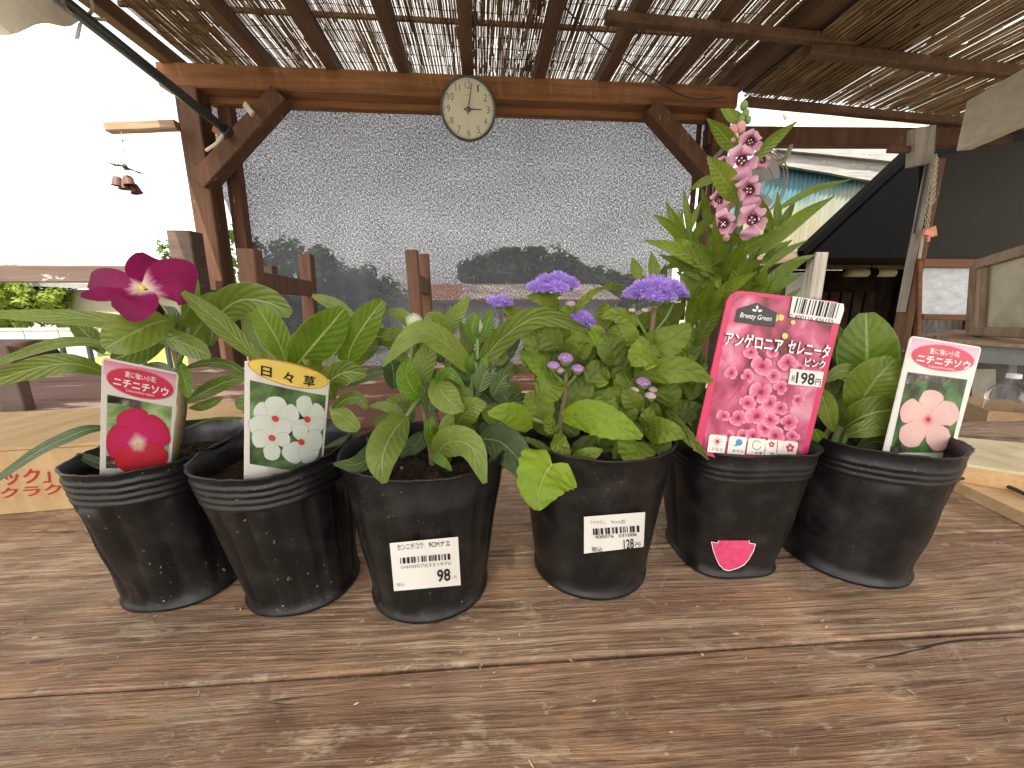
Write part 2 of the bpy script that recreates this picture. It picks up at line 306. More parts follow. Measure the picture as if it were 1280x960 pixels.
# ------------------------------------------------------------------ mesh builder
class MB:
    def __init__(s): s.v = []; s.f = []; s.uv = {}; s.mi = []
    def add(s, vs, fs, m=0, uvs=None):
        o = len(s.v); s.v += [Vector(q) for q in vs]
        if uvs:
            for k, q in enumerate(uvs): s.uv[o + k] = q
        for q in fs: s.f.append(tuple(o + k for k in q)); s.mi.append(m)
    def box(s, c, d, rot=None, m=0):
        c = Vector(c); vs = []
        for x in (-.5, .5):
            for y in (-.5, .5):
                for z in (-.5, .5):
                    q = Vector((x * d[0], y * d[1], z * d[2]))
                    if rot: q = rot @ q
                    vs.append(c + q)
        s.add(vs, [(0, 1, 3, 2), (4, 6, 7, 5), (0, 4, 5, 1), (2, 3, 7, 6), (0, 2, 6, 4), (1, 5, 7, 3)], m)
    def bar(s, a, b, wd, ht, up=(0, 0, 1), ch=.12, seg=1, jit=0, m=0):
        """a sawn timber from a to b with chamfered arrises; wd across, ht along up"""
        a, b = Vector(a), Vector(b); t = (b - a).normalized(); up = Vector(up)
        sd = t.cross(up)
        if sd.length < 1e-5: sd = t.cross(Vector((0, 1, 0)))
        sd.normalize(); u2 = sd.cross(t).normalized()
        c = min(wd, ht) * ch; hw, hh = wd / 2, ht / 2
        prof = [(-hw + c, -hh), (hw - c, -hh), (hw, -hh + c), (hw, hh - c), (hw - c, hh), (-hw + c, hh), (-hw, hh - c), (-hw, -hh + c)]
        vs = []
        for k in range(seg + 1):
            p = a.lerp(b, k / seg)
            jx, jz = (random.uniform(-jit, jit), random.uniform(-jit, jit)) if 0 < k < seg else (0, 0)
            for x, y in prof: vs.append(p + sd * (x + jx) + u2 * (y + jz))
        fs = []
        for k in range(seg):
            for j in range(8):
                fs.append((k * 8 + j, k * 8 + (j + 1) % 8, (k + 1) * 8 + (j + 1) % 8, (k + 1) * 8 + j))
        fs.append(tuple(range(7, -1, -1))); fs.append(tuple(seg * 8 + k for k in range(8)))
        s.add(vs, fs, m)
    def tube(s, pts, r, n=8, m=0, cap=True):
        pts = [Vector(p) for p in pts]; rs = r if isinstance(r, (list, tuple)) else [r] * len(pts)
        vs = []; prev = None
        for k, p in enumerate(pts):
            t = (pts[min(k + 1, len(pts) - 1)] - pts[max(k - 1, 0)]).normalized()
            if prev is None: prev = t.orthogonal().normalized()
            x = (prev - t * prev.dot(t)).normalized(); prev = x; y = t.cross(x)
            for j in range(n):
                an = 2 * math.pi * j / n; vs.append(p + (x * math.cos(an) + y * math.sin(an)) * rs[k])
        fs = []
        for k in range(len(pts) - 1):
            for j in range(n): fs.append((k * n + j, k * n + (j + 1) % n, (k + 1) * n + (j + 1) % n, (k + 1) * n + j))
        if cap: fs.append(tuple(range(n - 1, -1, -1))); fs.append(tuple((len(pts) - 1) * n + j for j in range(n)))
        s.add(vs, fs, m)
    def lathe(s, prof, c, n=32, ax=None, m=0, cap=False):
        """prof: (radius, height) pairs about axis ax through c"""
        c = Vector(c); z = Vector(ax or (0, 0, 1)).normalized(); x = z.orthogonal().normalized(); y = z.cross(x)
        vs = [c + z * h + (x * math.cos(2 * math.pi * j / n) + y * math.sin(2 * math.pi * j / n)) * r for r, h in prof for j in range(n)]
        fs = [(k * n + j, k * n + (j + 1) % n, (k + 1) * n + (j + 1) % n, (k + 1) * n + j) for k in range(len(prof) - 1) for j in range(n)]
        if cap: fs.append(tuple(range(n - 1, -1, -1))); fs.append(tuple((len(prof) - 1) * n + j for j in range(n)))
        s.add(vs, fs, m)
    def ball(s, c, r, n=10, k=6, sc=(1, 1, 1), m=0):
        c = Vector(c); vs = []; fs = []
        for i in range(k + 1):
            th = math.pi * i / k
            for j in range(n):
                a = 2 * math.pi * j / n
                vs.append(c + Vector((math.sin(th) * math.cos(a) * sc[0], math.sin(th) * math.sin(a) * sc[1], math.cos(th) * sc[2])) * r)
        for i in range(k):
            for j in range(n): fs.append((i * n + j, (i + 1) * n + j, (i + 1) * n + (j + 1) % n, i * n + (j + 1) % n))
        s.add(vs, fs, m)
    def slab(s, poly, off, m=0):
        """closed plate: polygon of points, thickened by vector off"""
        n = len(poly); off = Vector(off); vs = [Vector(p) for p in poly] + [Vector(p) + off for p in poly]
        fs = [tuple(range(n)), tuple(range(2 * n - 1, n - 1, -1))] + [(k, k + n, (k + 1) % n + n, (k + 1) % n) for k in range(n)]
        s.add(vs, fs, m)
    def build(s, name, mats, parent=None, smooth=False, org=None):
        org = Vector(org) if org is not None else (root_of(parent).location.copy() if parent else Vector((0, 0, 0)))
        me = bpy.data.meshes.new(name)
        me.from_pydata([v - org for v in s.v], [], s.f)
        if not isinstance(mats, (list, tuple)): mats = [mats]
        for q in mats: me.materials.append(q)
        me.polygons.foreach_set('material_index', s.mi)
        if smooth: me.polygons.foreach_set('use_smooth', [True] * len(me.polygons))
        if s.uv:
            ul = me.uv_layers.new(name="UVMap"); d = []
            for lp in me.loops: d += list(s.uv.get(lp.vertex_index, (0, 0)))
            ul.data.foreach_set('uv', d)
        me.update()
        o = bpy.data.objects.new(name, me); C.objects.link(o)
        if parent: o.parent = parent
        else: o.location = org
        return o
def root_of(o):
    while o.parent: o = o.parent
    return o
def tag(o, label, cat, group=None):
    o['label'] = label; o['category'] = cat
    if group: o['group'] = group
    return o
def thing(name, loc, label, cat, group=None):
    o = bpy.data.objects.new(name, None); C.objects.link(o); o.location = Vector(loc); o.empty_display_size = .05
    return tag(o, label, cat, group)
def stuff(o): o['kind'] = 'stuff'; return o
def struct(o): o['kind'] = 'structure'; return o

# ------------------------------------------------------------------ lettering (flat print, as curves turned to faces)
_glyph = {}
def glyphs(txt, bold=0.0, shear=0.0):
    key = (txt, bold, shear)
    if key in _glyph: return _glyph[key]
    cu = bpy.data.curves.new("lettering", 'FONT'); cu.body = txt; cu.size = 1; cu.offset = bold; cu.shear = shear; cu.resolution_u = 3
    o = bpy.data.objects.new("lettering", cu); C.objects.link(o)
    dg = bpy.context.evaluated_depsgraph_get(); dg.update(); ev = o.evaluated_get(dg); me = ev.to_mesh()
    vs = [(q.co.x, q.co.y) for q in me.vertices]; fs = [tuple(p.vertices) for p in me.polygons]
    ev.to_mesh_clear(); bpy.data.objects.remove(o); bpy.data.curves.remove(cu)
    if vs:
        x0 = min(a for a, b in vs); x1 = max(a for a, b in vs); y0 = min(b for a, b in vs); y1 = max(b for a, b in vs)
        vs = [((a - x0) / max(x1 - x0, 1e-6), (y1 - b) / max(y1 - y0, 1e-6)) for a, b in vs]
    _glyph[key] = (vs, fs); return _glyph[key]

class Sheet:
    """a flat rectangle standing in the scene, found from where its four corners are seen and the distance of its foot"""
    def __init__(s, tl, tr, br, bl, Y, bulge=0.0):
        r = [ray(*q) for q in (tl, tr, br, bl)]; d0 = 1 / r[0].y
        A = Matrix((r[1], -r[2], r[3])).transposed(); d = A.inverted() @ (r[0] * d0); k = Y / (r[3].y * d[2]); d0 *= k; d = d * k
        s.o = CAM + r[0] * d0; s.e1 = CAM + r[1] * d[0] - s.o; s.e2 = CAM + r[3] * d[2] - s.o
        s.n = s.e1.cross(s.e2).normalized()
        if s.n.dot(CAM - s.o) < 0: s.n = -s.n
        s.bulge = bulge
    def uv(s, px, py):
        r = ray(px, py); t = (s.o - CAM).dot(s.n) / r.dot(s.n); p = CAM + r * t - s.o
        a, b, c = s.e1.dot(s.e1), s.e1.dot(s.e2), s.e2.dot(s.e2); x, y = p.dot(s.e1), p.dot(s.e2); D = a * c - b * b
        return ((c * x - b * y) / D, (a * y - b * x) / D)
    def at(s, u, v, off=0.0): return s.o + s.e1 * u + s.e2 * v + s.n * (off + s.bulge * 4 * u * (1 - u))
    def pt(s, px, py, off=0.0): return s.at(*s.uv(px, py), off)
class PotSkin:
    """the outside of a pot, for labels glued to it"""
    def __init__(s, pot): s.p = pot
    def pt(s, px, py, off=0.0):
        r = ray(px, py).normalized(); lo, hi = .08, s.p.center_dist()
        for _ in range(40):
            mid = (lo + hi) / 2
            if s.p.inside(CAM + r * mid, off): hi = mid
            else: lo = mid
        return CAM + r * hi
def put_text(mb, S, txt, tl, tr, bl, off, m=0, bold=0.0, shear=0.0):
    vs, fs = glyphs(txt, bold, shear)
    mb.add([S.pt(tl[0] + (tr[0] - tl[0]) * x + (bl[0] - tl[0]) * y, tl[1] + (tr[1] - tl[1]) * x + (bl[1] - tl[1]) * y, off) for x, y in vs], fs, m)
def put_poly(mb, S, pts, off, m=0, uvs=None):
    vs = [S.pt(x, y, off) for x, y in pts]
    mb.add(vs, [tuple(range(len(pts)))], m, uvs)
def put_quad(mb, S, tl, tr, br, bl, off, m=0, n=8):
    """print area subdivided so that it follows a curved carrier"""
    vs = []; uv = []
    for j in range(n + 1):
        for i in range(n + 1):
            a, b = i / n, j / n
            t = (tl[0] + (tr[0] - tl[0]) * a, tl[1] + (tr[1] - tl[1]) * a); q = (bl[0] + (br[0] - bl[0]) * a, bl[1] + (br[1] - bl[1]) * a)
            vs.append(S.pt(t[0] + (q[0] - t[0]) * b, t[1] + (q[1] - t[1]) * b, off)); uv.append((a, 1 - b))
    mb.add(vs, [(j * (n + 1) + i, j * (n + 1) + i + 1, (j + 1) * (n + 1) + i + 1, (j + 1) * (n + 1) + i) for j in range(n) for i in range(n)], m, uv)
def ell(cx, cy, ax, bx, n=36):
    """ellipse from two half-axis vectors"""
    return [(cx + ax[0] * math.cos(t) + bx[0] * math.sin(t), cy + ax[1] * math.cos(t) + bx[1] * math.sin(t)) for t in (2 * math.pi * k / n for k in range(n))]
def put_fan(mb, S, c, pts, off, m):
    """a printed shape with a radial gradient: uv y runs from its centre to its rim"""
    mb.add([S.pt(*c, off)] + [S.pt(*p, off) for p in pts], [(0, k + 1, (k + 1) % len(pts) + 1) for k in range(len(pts))], m, [(0, 0)] + [(k / len(pts), 1) for k in range(len(pts))])
def put_barcode(mb, S, tl, tr, bl, off, m=0, seed=3, n=58):
    rg = random.Random(seed); x = 0.0; vs = []
    while x < 1:
        wd = rg.choice((1, 1, 1, 2, 2, 3)) / n; gp = rg.choice((1, 1, 2, 2, 3)) / n; x1 = min(1, x + wd)
        P = lambda a, b: (tl[0] + (tr[0] - tl[0]) * a + (bl[0] - tl[0]) * b, tl[1] + (tr[1] - tl[1]) * a + (bl[1] - tl[1]) * b)
        put_poly(mb, S, [P(x, 0), P(x1, 0), P(x1, 1), P(x, 1)], off, m); x = x1 + gp

# ------------------------------------------------------------------ leaves
def spline(pts, n):
    P = [pts[0] * 2 - pts[1]] + pts + [pts[-1] * 2 - pts[-2]]; out = []; m = len(pts) - 1
    for k in range(n + 1):
        t = k / n * m; i = min(int(t), m - 1); f = t - i; a, b, c, d = P[i:i + 4]
        out.append((b * 2 + (c - a) * f + (a * 2 - b * 5 + c * 4 - d) * f * f + (b * 3 - a - c * 3 + d) * f ** 3) / 2)
    return out
PROF = {
    'vinca': lambda t: max(.07, math.sin(math.pi * min(1, t * .93 + .03) ** 1.12)) ** .72,
    'ovate': lambda t: max(.09, math.sin(math.pi * min(1, t * .95 + .025) ** .80)) ** .82,
    'lance': lambda t: max(.10, math.sin(math.pi * min(1, t * .96 + .03) ** .78)) ** .95,
    'round': lambda t: max(.0, 1 - (2 * (t * .97 + .02) - 1) ** 2) ** .42,
    'petal': lambda t: max(.10, math.sin(math.pi * min(1, t * .80 + .02) ** 1.15)) ** .75 * (1 if t < .93 else .80),
    'petalp': lambda t: max(.10, math.sin(math.pi * min(1, t * .94) ** 1.35)) ** .8,
    'heart': lambda t: max(.05, (1 - (t - .02) ** 2.2)) ** .8 if t > .0 else .8,
}
def leaf(parent, pts, w, mat, kind='vinca', roll=0.0, cup=.18, name='leaf', wav=.05, n=14, m=3, ser=0.0, label=None, face=None):
    P = [V(*q) if len(q) == 3 else q for q in pts]; sp = spline(P, n)
    mid = sp[n // 2]; view = (CAM - mid).normalized() if face is None else Vector(face).normalized()
    wm = w * depth(mid) / F / max(.45, math.cos(RAD(roll)))
    mb = MB(); vs = []; uv = []; ln = sum((sp[k + 1] - sp[k]).length for k in range(n)); ph = random.uniform(0, 6)
    for k, p in enumerate(sp):
        t = (sp[min(k + 1, n)] - sp[max(k - 1, 0)]).normalized(); sd = t.cross(view)
        if sd.length < .15: sd = t.cross(_r)
        sd.normalize(); sd = Matrix.Rotation(RAD(roll), 3, t) @ sd; nr = sd.cross(t)
        if nr.dot(view) < 0: nr = -nr
        v = k / n; hw = PROF[kind](v) * wm / 2
        for j in range(-m, m + 1):
            u = j / m; x = u * hw
            if ser and abs(j) == m: x *= 1 + ser * math.sin(v * 46 + ph)
            q = p + sd * x + nr * (cup * abs(x) * (1 - .35 * abs(u)) + wav * wm * abs(u) * math.sin(v * 9 + ph + (2 if u > 0 else 0)))
            if kind == 'heart': q = q - t * (ln * .20 * math.sin(math.pi * min(1, abs(u) * 1.05)) ** 1.2 * (1 - v) ** 4)
            if ser: q = q + nr * wm * .02 * math.sin(v * 30 + ph) * abs(u)
            vs.append(q); uv.append((.5 + u * .5 * (PROF[kind](v) ** .15), v))
    q = 2 * m + 1
    fs = [(k * q + j, k * q + j + 1, (k + 1) * q + j + 1, (k + 1) * q + j) for k in range(n) for j in range(2 * m)]
    mb.add(vs, fs, 0, uv); o = mb.build(name, mat, parent, True)
    if label: o['label'] = label
    return o
def stem(parent, pts, wpx, mat, name='stem', n=10, taper=.7):
    P = [V(*q) if len(q) == 3 else q for q in pts]; sp = spline(P, n); mb = MB()
    r0 = wpx * depth(sp[0]) / F / 2
    mb.tube(sp, [r0 * (1 - (1 - taper) * k / n) for k in range(n + 1)], 7); return mb.build(name, mat, parent, True)

# ================================================================== THE SETTING
def sheet(name, x0, x1, y0, y1, z, mat, nx=1, ny=1, bumpz=0):
    mb = MB(); vs = []
    for j in range(ny + 1):
        for i in range(nx + 1):
            x = x0 + (x1 - x0) * i / nx; y = y0 + (y1 - y0) * j / ny
            vs.append((x, y, z + (bumpz * noise.noise(Vector((x * .4, y * .4, 0))) if bumpz else 0)))
    mb.add(vs, [(j * (nx + 1) + i, j * (nx + 1) + i + 1, (j + 1) * (nx + 1) + i + 1, (j + 1) * (nx + 1) + i) for j in range(ny) for i in range(nx)])
    return struct(mb.build(name, mat))
sheet("ground", -700, 700, -300, 900, 0, noisy("pale_gravel", (.22, .20, .17), (.33, .305, .265), 60, .95, .1, .5, .01))
sheet("lawn", -16, -2.2, 3.9, 9.5, .006, noisy("yellow_green_lawn", (.16, .20, .05), (.34, .34, .10), 9, .95, .1, .5, .02))
# far hills
def hill(x0, x1, y, h, mat, seed):
    mb = MB(); n = 48; vs = []
    for j in range(7):
        for i in range(n + 1):
            a = i / n; e = math.sin(math.pi * a) ** .8; prof = math.sin(math.pi * j / 6 * .5)
            z = h * e * prof * (.75 + .5 * noise.noise(Vector((a * 5 + seed, j * .2, 0)))) + (2.0 * noise.noise(Vector((a * 40, j * 3, seed))) * e * prof)
            vs.append((x0 + (x1 - x0) * a, y + j * 14, max(-.5, z)))
    mb.add(vs, [(j * (n + 1) + i, j * (n + 1) + i + 1, (j + 1) * (n + 1) + i + 1, (j + 1) * (n + 1) + i) for j in range(6) for i in range(n)])
    return struct(mb.build("hills", mat, None, True))
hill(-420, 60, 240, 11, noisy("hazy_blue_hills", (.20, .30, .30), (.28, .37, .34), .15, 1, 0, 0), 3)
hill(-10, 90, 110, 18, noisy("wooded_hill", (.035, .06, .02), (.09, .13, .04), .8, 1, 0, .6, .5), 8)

# trees and bushes made of small leaf faces
def crown_mesh(mb, c, rad, nclump, per, size, seed, flat=1.0):
    rg = random.Random(seed)
    for _ in range(nclump):
        d = Vector((rg.gauss(0, 1), rg.gauss(0, 1), rg.gauss(0, 1))).normalized() * (rg.random() ** .45)
        cc = Vector(c) + Vector((d.x * rad[0], d.y * rad[1], d.z * rad[2] * flat)); cr = min(rad) * rg.uniform(.16, .34)
        for _ in range(per):
            e = Vector((rg.gauss(0, 1), rg.gauss(0, 1), rg.gauss(0, 1))).normalized() * cr * rg.random() ** .4
            nrm = (e.normalized() + Vector((rg.uniform(-.7, .7), rg.uniform(-.7, .7), rg.uniform(0, .9)))).normalized()
            a = nrm.orthogonal().normalized(); a = Matrix.Rotation(rg.uniform(0, 6.28), 3, nrm) @ a; b = nrm.cross(a); s = size * rg.uniform(.6, 1.3)
            p = cc + e; mb.add([p - a * s, p + b * s * .45, p + a * s, p - b * s * .45], [(0, 1, 2, 3)])
def tree(name, loc, h, rad, label, cat, mat, trunkr=.12, nclump=70, per=45, size=.09, seed=1, group=None):
    t = thing(name, loc, label, cat, group); loc = Vector(loc)
    mb = MB(); top = loc + Vector((0, 0, h)); mb.tube([loc, loc.lerp(top, .4) + Vector((.05, 0, 0)), top], [trunkr, trunkr * .75, trunkr * .3], 8)
    for k in range(5):
        a = k * 1.3 + seed; mb.tube([loc.lerp(top, .45 + k * .08), loc.lerp(top, .6 + k * .07) + Vector((math.cos(a), math.sin(a), .3)) * rad[0] * .6], [trunkr * .45, trunkr * .15], 6)
    mb.build("trunk", M['bark'], t, True)
    mb = MB(); crown_mesh(mb, top, rad, nclump, per, size, seed); stuff(mb.build("crown", mat, t)); return t
M['bark'] = noisy("bark", (.08, .06, .045), (.18, .14, .11), 14, .9, .1, .5, .02, (1, 1, .2))
def foliage(name, a, b, tr=.3):
    m = noisy(name, a, b, 3.0, .6, .25, 0); out = m.node_tree.nodes["Material Output"]; t = N(m, "ShaderNodeBsdfTranslucent"); s = N(m, "ShaderNodeMixShader")
    t.inputs[0].default_value = (b[0] * 1.2, b[1] * 1.2, b[2] * .7, 1); s.inputs[0].default_value = tr
    L(m, m.node_tree.nodes["Principled BSDF"].outputs[0], s.inputs[1]); L(m, t.outputs[0], s.inputs[2]); L(m, s.outputs[0], out.inputs[0]); return m
M['bushleaf'] = foliage("bright_bush_leaves", (.10, .15, .02), (.24, .30, .05))
M['treeleaf'] = foliage("tree_leaves", (.045, .085, .02), (.12, .18, .04))
M['darkleaf'] = foliage("dark_tree_leaves", (.035, .065, .018), (.085, .13, .03))
b = V(22, 392, 8.6)
tree("garden_bush", (b.x, 8.6, 0), 1.0, (.85, .7, .62), "rounded yellow-green bush beside the pale building wall", "bush", M['bushleaf'], .08, 120, 60, .06, 4)
p = V(285, 300, 9); tree("garden_tree", (p.x, 9, 0), 1.7, (1.0, .8, .75), "light feathery green tree showing between the timber post and the net", "tree", M['treeleaf'], .09, 42, 34, .075, 5)
p = V(222, 330, 12); tree("garden_tree", (p.x, 12, 0), 2.0, (.7, .7, .8), "thin pale green tree rising just beyond the squared fence post", "tree", M['treeleaf'], .06, 24, 26, .09, 6)
p = V(385, 360, 7); tree("garden_tree", (p.x, 7, 0), 1.05, (.95, .7, .80), "dense dark green tree seen through the net beside the wooden chair", "tree", M['darkleaf'], .1, 110, 50, .075, 7)
p = V(455, 372, 8.5); tree("garden_tree", (p.x, 8.5, 0), 1.0, (.75, .6, .62), "low dark green tree seen through the net next to the rusty roof", "tree", M['darkleaf'], .08, 70, 45, .075, 9)
p = V(655, 350, 26); tree("far_tree", (p.x, 26, 0), 2.3, (4.4, 2.0, 2.1), "broad dark tree mound rising above the rusty roof behind the net", "tree", M['darkleaf'], .3, 320, 60, .22, 12)
p = V(745, 345, 30); tree("far_tree", (p.x, 30, 0), 1.7, (4.5, 2.0, 1.9), "lower dark tree mass behind the net and violet flower heads", "tree", M['darkleaf'], .3, 240, 60, .24, 14)

# ------------------------------------------------------------------ outbuildings beyond the pergola
def corrugated(mb, a, b, c, d, pitch, amp, m=0):
    """sheet between edge a-b (bottom) and d-c (top), waves running from bottom to top"""
    a, b, c, d = map(Vector, (a, b, c, d)); L0 = (b - a).length; k = int(L0 / pitch) * 4; nr = (b - a).cross(d - a).normalized(); vs = []
    for i in range(k + 1):
        t = i / k; o = nr * amp * math.sin(i * math.pi / 2)
        vs += [a.lerp(b, t) + o, d.lerp(c, t) + o]
    mb.add(vs, [(2 * i, 2 * i + 2, 2 * i + 3, 2 * i + 1) for i in range(k)], m)
M['palewall'] = noisy("pale_plaster", (.27, .245, .19), (.33, .30, .24), 2, .9, .1, .1)
M['greyroof'] = noisy("grey_roofing", (.17, .165, .155), (.24, .235, .22), 5, .8, .2, .1)
t = thing("pale_building", (-8, 9, 0), "pale plastered building with low grey roof beyond the fence", "building")
x0 = V(64, 380, 9).x; mb = MB(); mb.box((x0 + 3.0, 11, .5), (6.0, 4, 1.3)); mb.build("wall", M['palewall'], t)
mb = MB(); mb.slab([(x0 - .25, 8.7, 1.22), (x0 + 6.3, 8.7, .93), (x0 + 6.3, 13.3, 1.25), (x0 - .25, 13.3, 1.5)], (0, 0, .09)); mb.build("roof", M['greyroof'], t)
mb = MB(); mb.box((x0 + .35, 8.97, .45), (.08, .06, 1.15)); mb.build("downpipe", M['greyroof'], t)
for k in range(2):
    mb = MB(); mb.box((x0 + 2.0 + k * 2.2, 8.985, .62), (.75, .04, .35)); f = mb.build("window", M['greyroof'], t)
    mb = MB(); mb.box((x0 + 2.0 + k * 2.2, 8.962, .62), (.65, .02, .27)); mb.build("pane", newmat("dark_pane", (.06, .07, .08), .1, .6), f)
t = thing("block_wall", (-7.2, 7, 0), "low white block wall with panel joints beyond the black railing", "wall")
for k in range(6):
    mb = MB(); mb.box((-9.2 + k * .52, 7.0, .22), (.505, .1, .44)); mb.build("panel", M['whiteblock'] if 'whiteblock' in M else M.setdefault('whiteblock', noisy("white_block", (.34, .335, .32), (.42, .415, .395), 6, .9, .1, .2)), t)
    mb = MB(); mb.box((-9.2 + k * .52, 7.0, .46), (.505, .13, .035)); mb.build("coping", M['whiteblock'], t)
# long shed with rusty roof seen through the net
M['rust'] = noisy("rusty_roof_tin", (.30, .23, .20), (.52, .44, .40), 1.6, .8, .2, .1, lo=.4, hi=.6)
M['rust2'] = noisy("red_rust_tin", (.34, .12, .06), (.42, .20, .12), 3, .8, .2, .1)
M['palecorr'] = noisy("pale_corrugated_wall", (.40, .38, .33), (.56, .54, .48), 2, .8, .2, 0)
xa, xb = V(470, 372, 12).x, V(775, 372, 12).x
t = thing("long_shed", (xa, 12, 0), "long low shed with rusty tin roof behind the net", "shed")
mb = MB(); corrugated(mb, (xa + .3, 12.2, 0), (xb, 12.2, 0), (xb, 12.2, .98), (xa + .3, 12.2, .98), .11, .015); mb.build("wall", M['palecorr'], t)
for k in range(6):
    q0 = xa + (xb - xa) * k / 6; q1 = xa + (xb - xa) * (k + 1) / 6; mb = MB()
    corrugated(mb, (q0, 11.9, 1.0), (q1 - .01, 11.9, 1.0), (q1 - .01, 14.2, 1.55), (q0, 14.2, 1.55), .09, .015); mb.build("roof_panel", M['rust2'] if k == 1 else M['rust'], t)
mb = MB(); mb.bar((xa, 11.93, .93), (xb, 11.93, .93), .05, .1); mb.build("eave_board", M['post'], t)
for k in range(5):
    x = xa + .3 + (xb - xa - .6) * k / 4; mb = MB(); mb.bar((x, 12.05, 0), (x, 12.05, .95), .09, .09, (0, 1, 0)); mb.build("post", M['post'], t)

# ------------------------------------------------------------------ black metal railing
def railing():
    Y = 3.6; z = V(160, 427, Y).z; xl, xr = V(-60, 427, Y).x, V(335, 430, Y).x
    t = thing("metal_railing", ((xl + xr) / 2, Y, 0), "black metal railing with thin balusters in front of the lawn", "railing")
    mb = MB(); mb.bar((xl, Y, z), (xr, Y, z), .05, .055); mb.build("top_rail", M['blackmetal'], t)
    mb = MB(); mb.bar((xl, Y, .08), (xr, Y, .08), .03, .035); mb.build("bottom_rail", M['blackmetal'], t)
    n = int((xr - xl) / .205)
    for k in range(n + 1):
        x = xl + (xr - xl) * k / n; mb = MB(); thick = k % 6 == 3
        mb.bar((x, Y, 0 if thick else .09), (x, Y, z - .025), .075 if thick else .03, .075 if thick else .03, (0, 1, 0)); mb.build("post" if thick else "baluster", M['blackmetal'], t)
railing()
# ------------------------------------------------------------------ low timber fence
t = thing("timber_fence", (-2.1, 2.3, 0), "worn brown timber fence with squared post beside the pergola post", "fence")
a, b2 = V(-40, 342.5, 2.3), V(222, 343, 2.3)
mb = MB(); mb.bar(a, b2, .045, .086, seg=8, jit=.002); mb.build("rail", M['fence'], t)
p = V(231, 290, 2.26); mb = MB(); mb.bar((p.x, 2.26, 0), (p.x, 2.26, p.z), .115, .10, (0, 1, 0), .06); mb.build("post", M['fence'], t)
a, b2 = V(250, 369, 2.36), V(345, 371, 2.36); mb = MB(); mb.bar(a, b2, .04, .062, seg=4, jit=.001); mb.build("rail", M['fence'], t)
p = V(333, 333, 2.30); mb = MB(); mb.bar((p.x, 2.30, 0), (p.x, 2.30, p.z), .085, .06, (0, 1, 0), .06); mb.build("post", M['fence'], t)
a, b2 = V(-40, 520, 2.3), V(222, 520, 2.3); mb = MB(); mb.bar(a, b2, .045, .08, seg=6, jit=.002); mb.build("rail", M['fence'], t)

# ================================================================== PERGOLA
YB = 2.46
def reed_mat_material():
    m = newmat("reed", (.3, .2, .1), .75, .2)
    v = mapping(m, 'Object', (1, .05, 1)); n = ntex(m, v, 210, 2, .5); n2 = ntex(m, mapping(m, 'Object', (1, .6, 1)), 8, 3, .6)
    f = mth(m, 'ADD', mth(m, 'MULTIPLY', n, .65), mth(m, 'MULTIPLY', n2, .35))
    setc(m, ramp(m, f, [(.34, (.10, .06, .03)), (.5, (.24, .15, .075)), (.66, (.42, .30, .16))])); return m
M['reed'] = reed_mat_material()
M['thread'] = newmat("binding_thread", (.10, .06, .035), .9)
def sheet_mat():
    m = bpy.data.materials.new("translucent_roof_sheet"); m.use_nodes = True; n, l = nodes_of(m); n.remove(n["Principled BSDF"])
    d = n.new("ShaderNodeBsdfDiffuse"); t = n.new("ShaderNodeBsdfTranslucent"); tp = n.new("ShaderNodeBsdfTransparent"); x = n.new("ShaderNodeMixShader"); y = n.new("ShaderNodeMixShader")
    d.inputs[0].default_value = (.75, .75, .74, 1); t.inputs[0].default_value = (.45, .45, .44, 1); tp.inputs[0].default_value = (.42, .42, .42, 1)
    x.inputs[0].default_value = .72; y.inputs[0].default_value = .25
    l.new(d.outputs[0], x.inputs[1]); l.new(t.outputs[0], x.inputs[2]); l.new(x.outputs[0], y.inputs[1]); l.new(tp.outputs[0], y.inputs[2]); l.new(y.outputs[0], n["Material Output"].inputs[0]); return m
M['sheet'] = sheet_mat()
def reeds(mb, x0, x1, y0, y1, z, zs, pitch, r, seed, miss=.12, lens=(.5, 1.3), dens=None):
    """loose reeds laid side by side along Y; zs = slope of z along x"""
    rg = random.Random(seed); x = x0
    while x < x1:
        y = y0 - rg.uniform(0, .4)
        md = miss if dens is None else dens(x)
        while y < y1:
            ln = rg.uniform(*lens); ye = min(y + ln, y1 + rg.uniform(-.02, .015))
            if rg.random() > md and ye > y0:
                ya = max(y, y0); rr = r * rg.uniform(.55, 1.25); dx = rg.uniform(-.004, .004); zz = z + zs * (x - x0) + rg.uniform(-.004, .006); xx = x + rg.uniform(-.3, .3) * pitch
                a = Vector((xx, ya, zz)); b = Vector((xx + dx + rg.uniform(-.01, .01) * (ye - ya), ye, zz + rg.uniform(-.004, .004)))
                an = rg.uniform(0, 2); pr = [Vector((math.cos(an + k * 2.094), 0, math.sin(an + k * 2.094))) * rr for k in range(3)]
                mb.add([a + q for q in pr] + [b + q for q in pr], [(0, 1, 4, 3), (1, 2, 5, 4), (2, 0, 3, 5), (0, 2, 1), (3, 4, 5)])
            y = ye + rg.uniform(.0, .03)
        x += pitch * rg.uniform(.7, 1.3)
perg = thing("pergola", (0, YB, 0), "brown timber pergola roofed with reed screens over a translucent sheet", "pergola")
ZT, ZB = 1.235, 1.122
mb = MB(); mb.bar(W(-1.67, YB + .05, (ZT + ZB) / 2), W(1.50, YB + .05, (ZT + ZB) / 2), .10, ZT - ZB, seg=14, jit=.0015, ch=.06); mb.build("beam", M['beam'], perg)
mb = MB(); mb.bar(W(-1.50, YB + .13, 1.142), W(1.44, YB + .13, 1.142), .06, .10, seg=10, jit=.001, ch=.05); mb.build("beam", M['beam'], perg)
